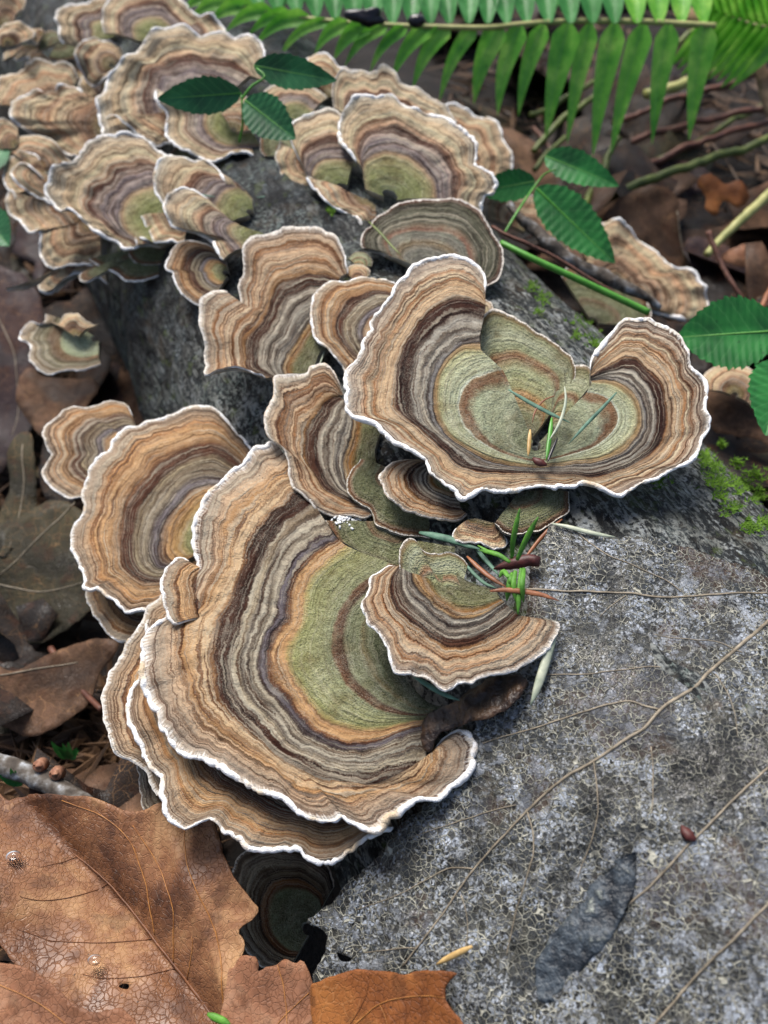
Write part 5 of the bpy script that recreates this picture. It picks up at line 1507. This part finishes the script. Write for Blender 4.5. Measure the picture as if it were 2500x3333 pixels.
lower = [((2295, 87), (2248, 456)), ((2175, 84), (2130, 470)), ((2094, 84), (1989, 498)), ((2001, 81), (1931, 508)), ((1920, 81), (1850, 470)), ((1850, 81), (1772, 448)), ((1768, 84), (1687, 384)),
         ((1692, 86), (1614, 380)), ((1625, 88), (1543, 344)), ((1543, 90), (1433, 333)), ((1457, 90), (1341, 284)), ((1397, 90), (1281, 254)), ((1321, 90), (1200, 236)), ((1256, 86), (1126, 214)),
         ((1200, 82), (1085, 192)), ((1136, 78), (1020, 170)), ((1071, 70), (905, 204)), ((1010, 62), (833, 148)), ((952, 56), (810, 116)), ((890, 44), (735, 100)), ((830, 30), (680, 76)), ((770, 16), (630, 55)), ((715, 4), (590, 36))]
pin = []
for i, (b_, t_) in enumerate(lower):
    zb = 14.0
    pb = at(b_[0], b_[1] - 4, zb)
    L_ = math.hypot(t_[0] - b_[0], t_[1] - b_[1])
    pt_ = at(t_[0] + RNG.uniform(-6, 6), t_[1] + RNG.uniform(-6, 6), zb - 4.6 * (t_[1] - b_[1]) / 400 * .8)
    pin.append((pb, pt_, (.92 if i < 9 else .64) + .07 * RNG.randn(), 'fern', RNG.uniform(-.02, .03), .02 if i < 6 else min(.13, .05 + .008 * (i - 6))))
for i in range(24):
    x = 2290 - i * 72 if i < 9 else 1650 - (i - 9) * 62
    y = 76 if x > 1200 else 76 - (1200 - x) * .12
    pb = at(x, y, 14.0)
    pt_ = pb + np.array([RNG.uniform(-.3, .6) - .6, 5.2 + RNG.rand(), 3.4])
    pin.append((pb, pt_, .8, 'fern2' if i > 3 else 'fern', .12))
fern('nearest fern frond, its lower leaflets hanging down in a row at upper right', "2330,84,14 2200,76,14 2088,70,14 1871,68,14 1700,79,14 1587,90,14 1397,87,14 1261,81,14 1126,72,14 963,54,14 800,26,14 700,-2,14 560,-40,14", .11, 'fern', pin)
pin = []
for i in range(26):
    x = 1960 - i * 56
    pb = at(x, -95, 13.0)
    pin.append((pb, at(x - 40, 22 + RNG.uniform(-8, 8), 11.2), 1.1, 'fern2', .03))
fern('pale blue-green frond lying behind the nearest one along the top edge', "1990,-95,13 1600,-95,13 1200,-97,13 520,-105,13", .1, 'fern2', pin)
pin = []
for i in range(9):
    f_ = i / 9
    pb = at(2560 - 250 * f_, 95 - 60 * f_, 13)
    pin.append((pb, pb + np.array([-1.6, -.8, -1.7]) * (1 + .2 * RNG.rand()), .8, 'fern', .1))
    pin.append((pb, pb + np.array([-1.0, 1.6, 1.8]), .8, 'fern', .1))
fern('dark green frond piece in the upper right corner', "2600,100,13 2480,85,13 2380,55,13 2300,20,13", .08, 'fern', pin)
# old stalks
for (lb, s_, r0, mt) in [
    ('pale straw-green old stalk crossing behind the rightmost fern leaflets', "2105,312,9.6 2200,280,9.8 2300,240,10 2430,188,10.2", .16, 'stem_y'),
    ('reddish stalk just under the pale straw-green one', "1990,405,8.4 2180,330,8.8 2330,285,9 2520,225,9.3", .10, 'stem_r'),
    ('dark red stalk running level towards the right edge at mid height of the fern tips', "1960,490,8 2150,430,8.2 2300,390,8.4 2560,335,8.8", .11, 'stem_r'),
    ('olive stalk leaning behind the middle fern leaflets', "1730,490,8 1800,420,8.4 1880,350,8.8 1960,290,9.2", .10, 'stem_o'),
    ('olive-green stalk ending at the smooth cupped leaf', "1900,700,8.2 1985,640,8.2 2150,570,8.3 2300,520,8.4 2560,430,8.6", .13, 'stem_o'),
    ('brown stalk parallel above the olive-green one', "1880,650,7.8 2050,560,7.9 2250,480,8 2560,370,8.2", .11, 'stem_r'),
    ('short olive stalk low behind the fern tips', "1730,375,8 1830,330,8.2 1940,260,8.5", .09, 'stem_o'),
    ('thin olive stalk rising from the central brackets', "1735,560,8.6 1790,500,8.8 1840,440,9", .08, 'stem_o'),
    ('green upright stalk behind the upper bramble leaflet', "1900,690,8.6 1930,610,8.9 1985,510,9.3 2020,440,9.8", .10, 'stem_o'),
    ('dim olive stalk at the right edge near mid height', "2000,560,7.6 2200,500,7.7 2560,300,8", .09, 'stem_o'),
    ('long yellow-olive stalk above the pale straw one', "2140,200,10 2250,110,10.4 2400,60,10.8", .10, 'stem_o'),
    ('cream stalk tip at the upper right edge', "2430,20,12.5 2480,0,12.6 2560,-30,12.8", .16, 'stem_y'),
    ('thin brown stalk slanting behind the second bramble leaflet', "1740,420,8 1850,560,8 1900,640,8", .06, 'stem_r'),
    ('rusty stalk at the right edge beyond the slender twig', "2480,1010,9 2500,960,9.1 2540,880,9.3", .07, 'ndl_o'),
]:
    strand('old_stalk', lb, 'stalk', px3(s_), [r0 * 1.35, r0 * 1.4, r0 * 1.2], mt, 8, 1, .06, wob=.12, seed=int(r0 * 100) + len(lb), group='old fern stalks lying behind the log')
for (x, y, z, r, lb) in ((1195, 58, 14.6, .55, 'ragged black clump caught on the fern frond'), (1355, 66, 14.6, .42, 'glossy dark pellet resting on the fern stalk')):
    c0 = at(x, y, z)
    g = []
    for i in range(14):
        a_ = i / 13 * math.pi
        g.append([c0 + r * np.array([math.sin(a_) * math.cos(b_) * (1.1 if 'ragged' in lb else .75), math.sin(a_) * math.sin(b_) * .6, .55 * math.cos(a_)]) for b_ in np.linspace(0, 2 * math.pi, 24, endpoint=False)])
    g = np.array(g)
    d_ = g - c0
    g = c0 + d_ * (1 + (.45 if 'ragged' in lb else .12) * fbm(g, 2.2, 8, 3)[..., None])
    o = mesh('debris_clump' if 'ragged' in lb else 'pellet', g, gridf(14, 24, True), M['dark'], None, c0)
    tag(o, lb, 'debris')
print('SCENE DONE', len(bpy.data.objects), sum(len(o.data.polygons) for o in bpy.data.objects if o.type == 'MESH'))
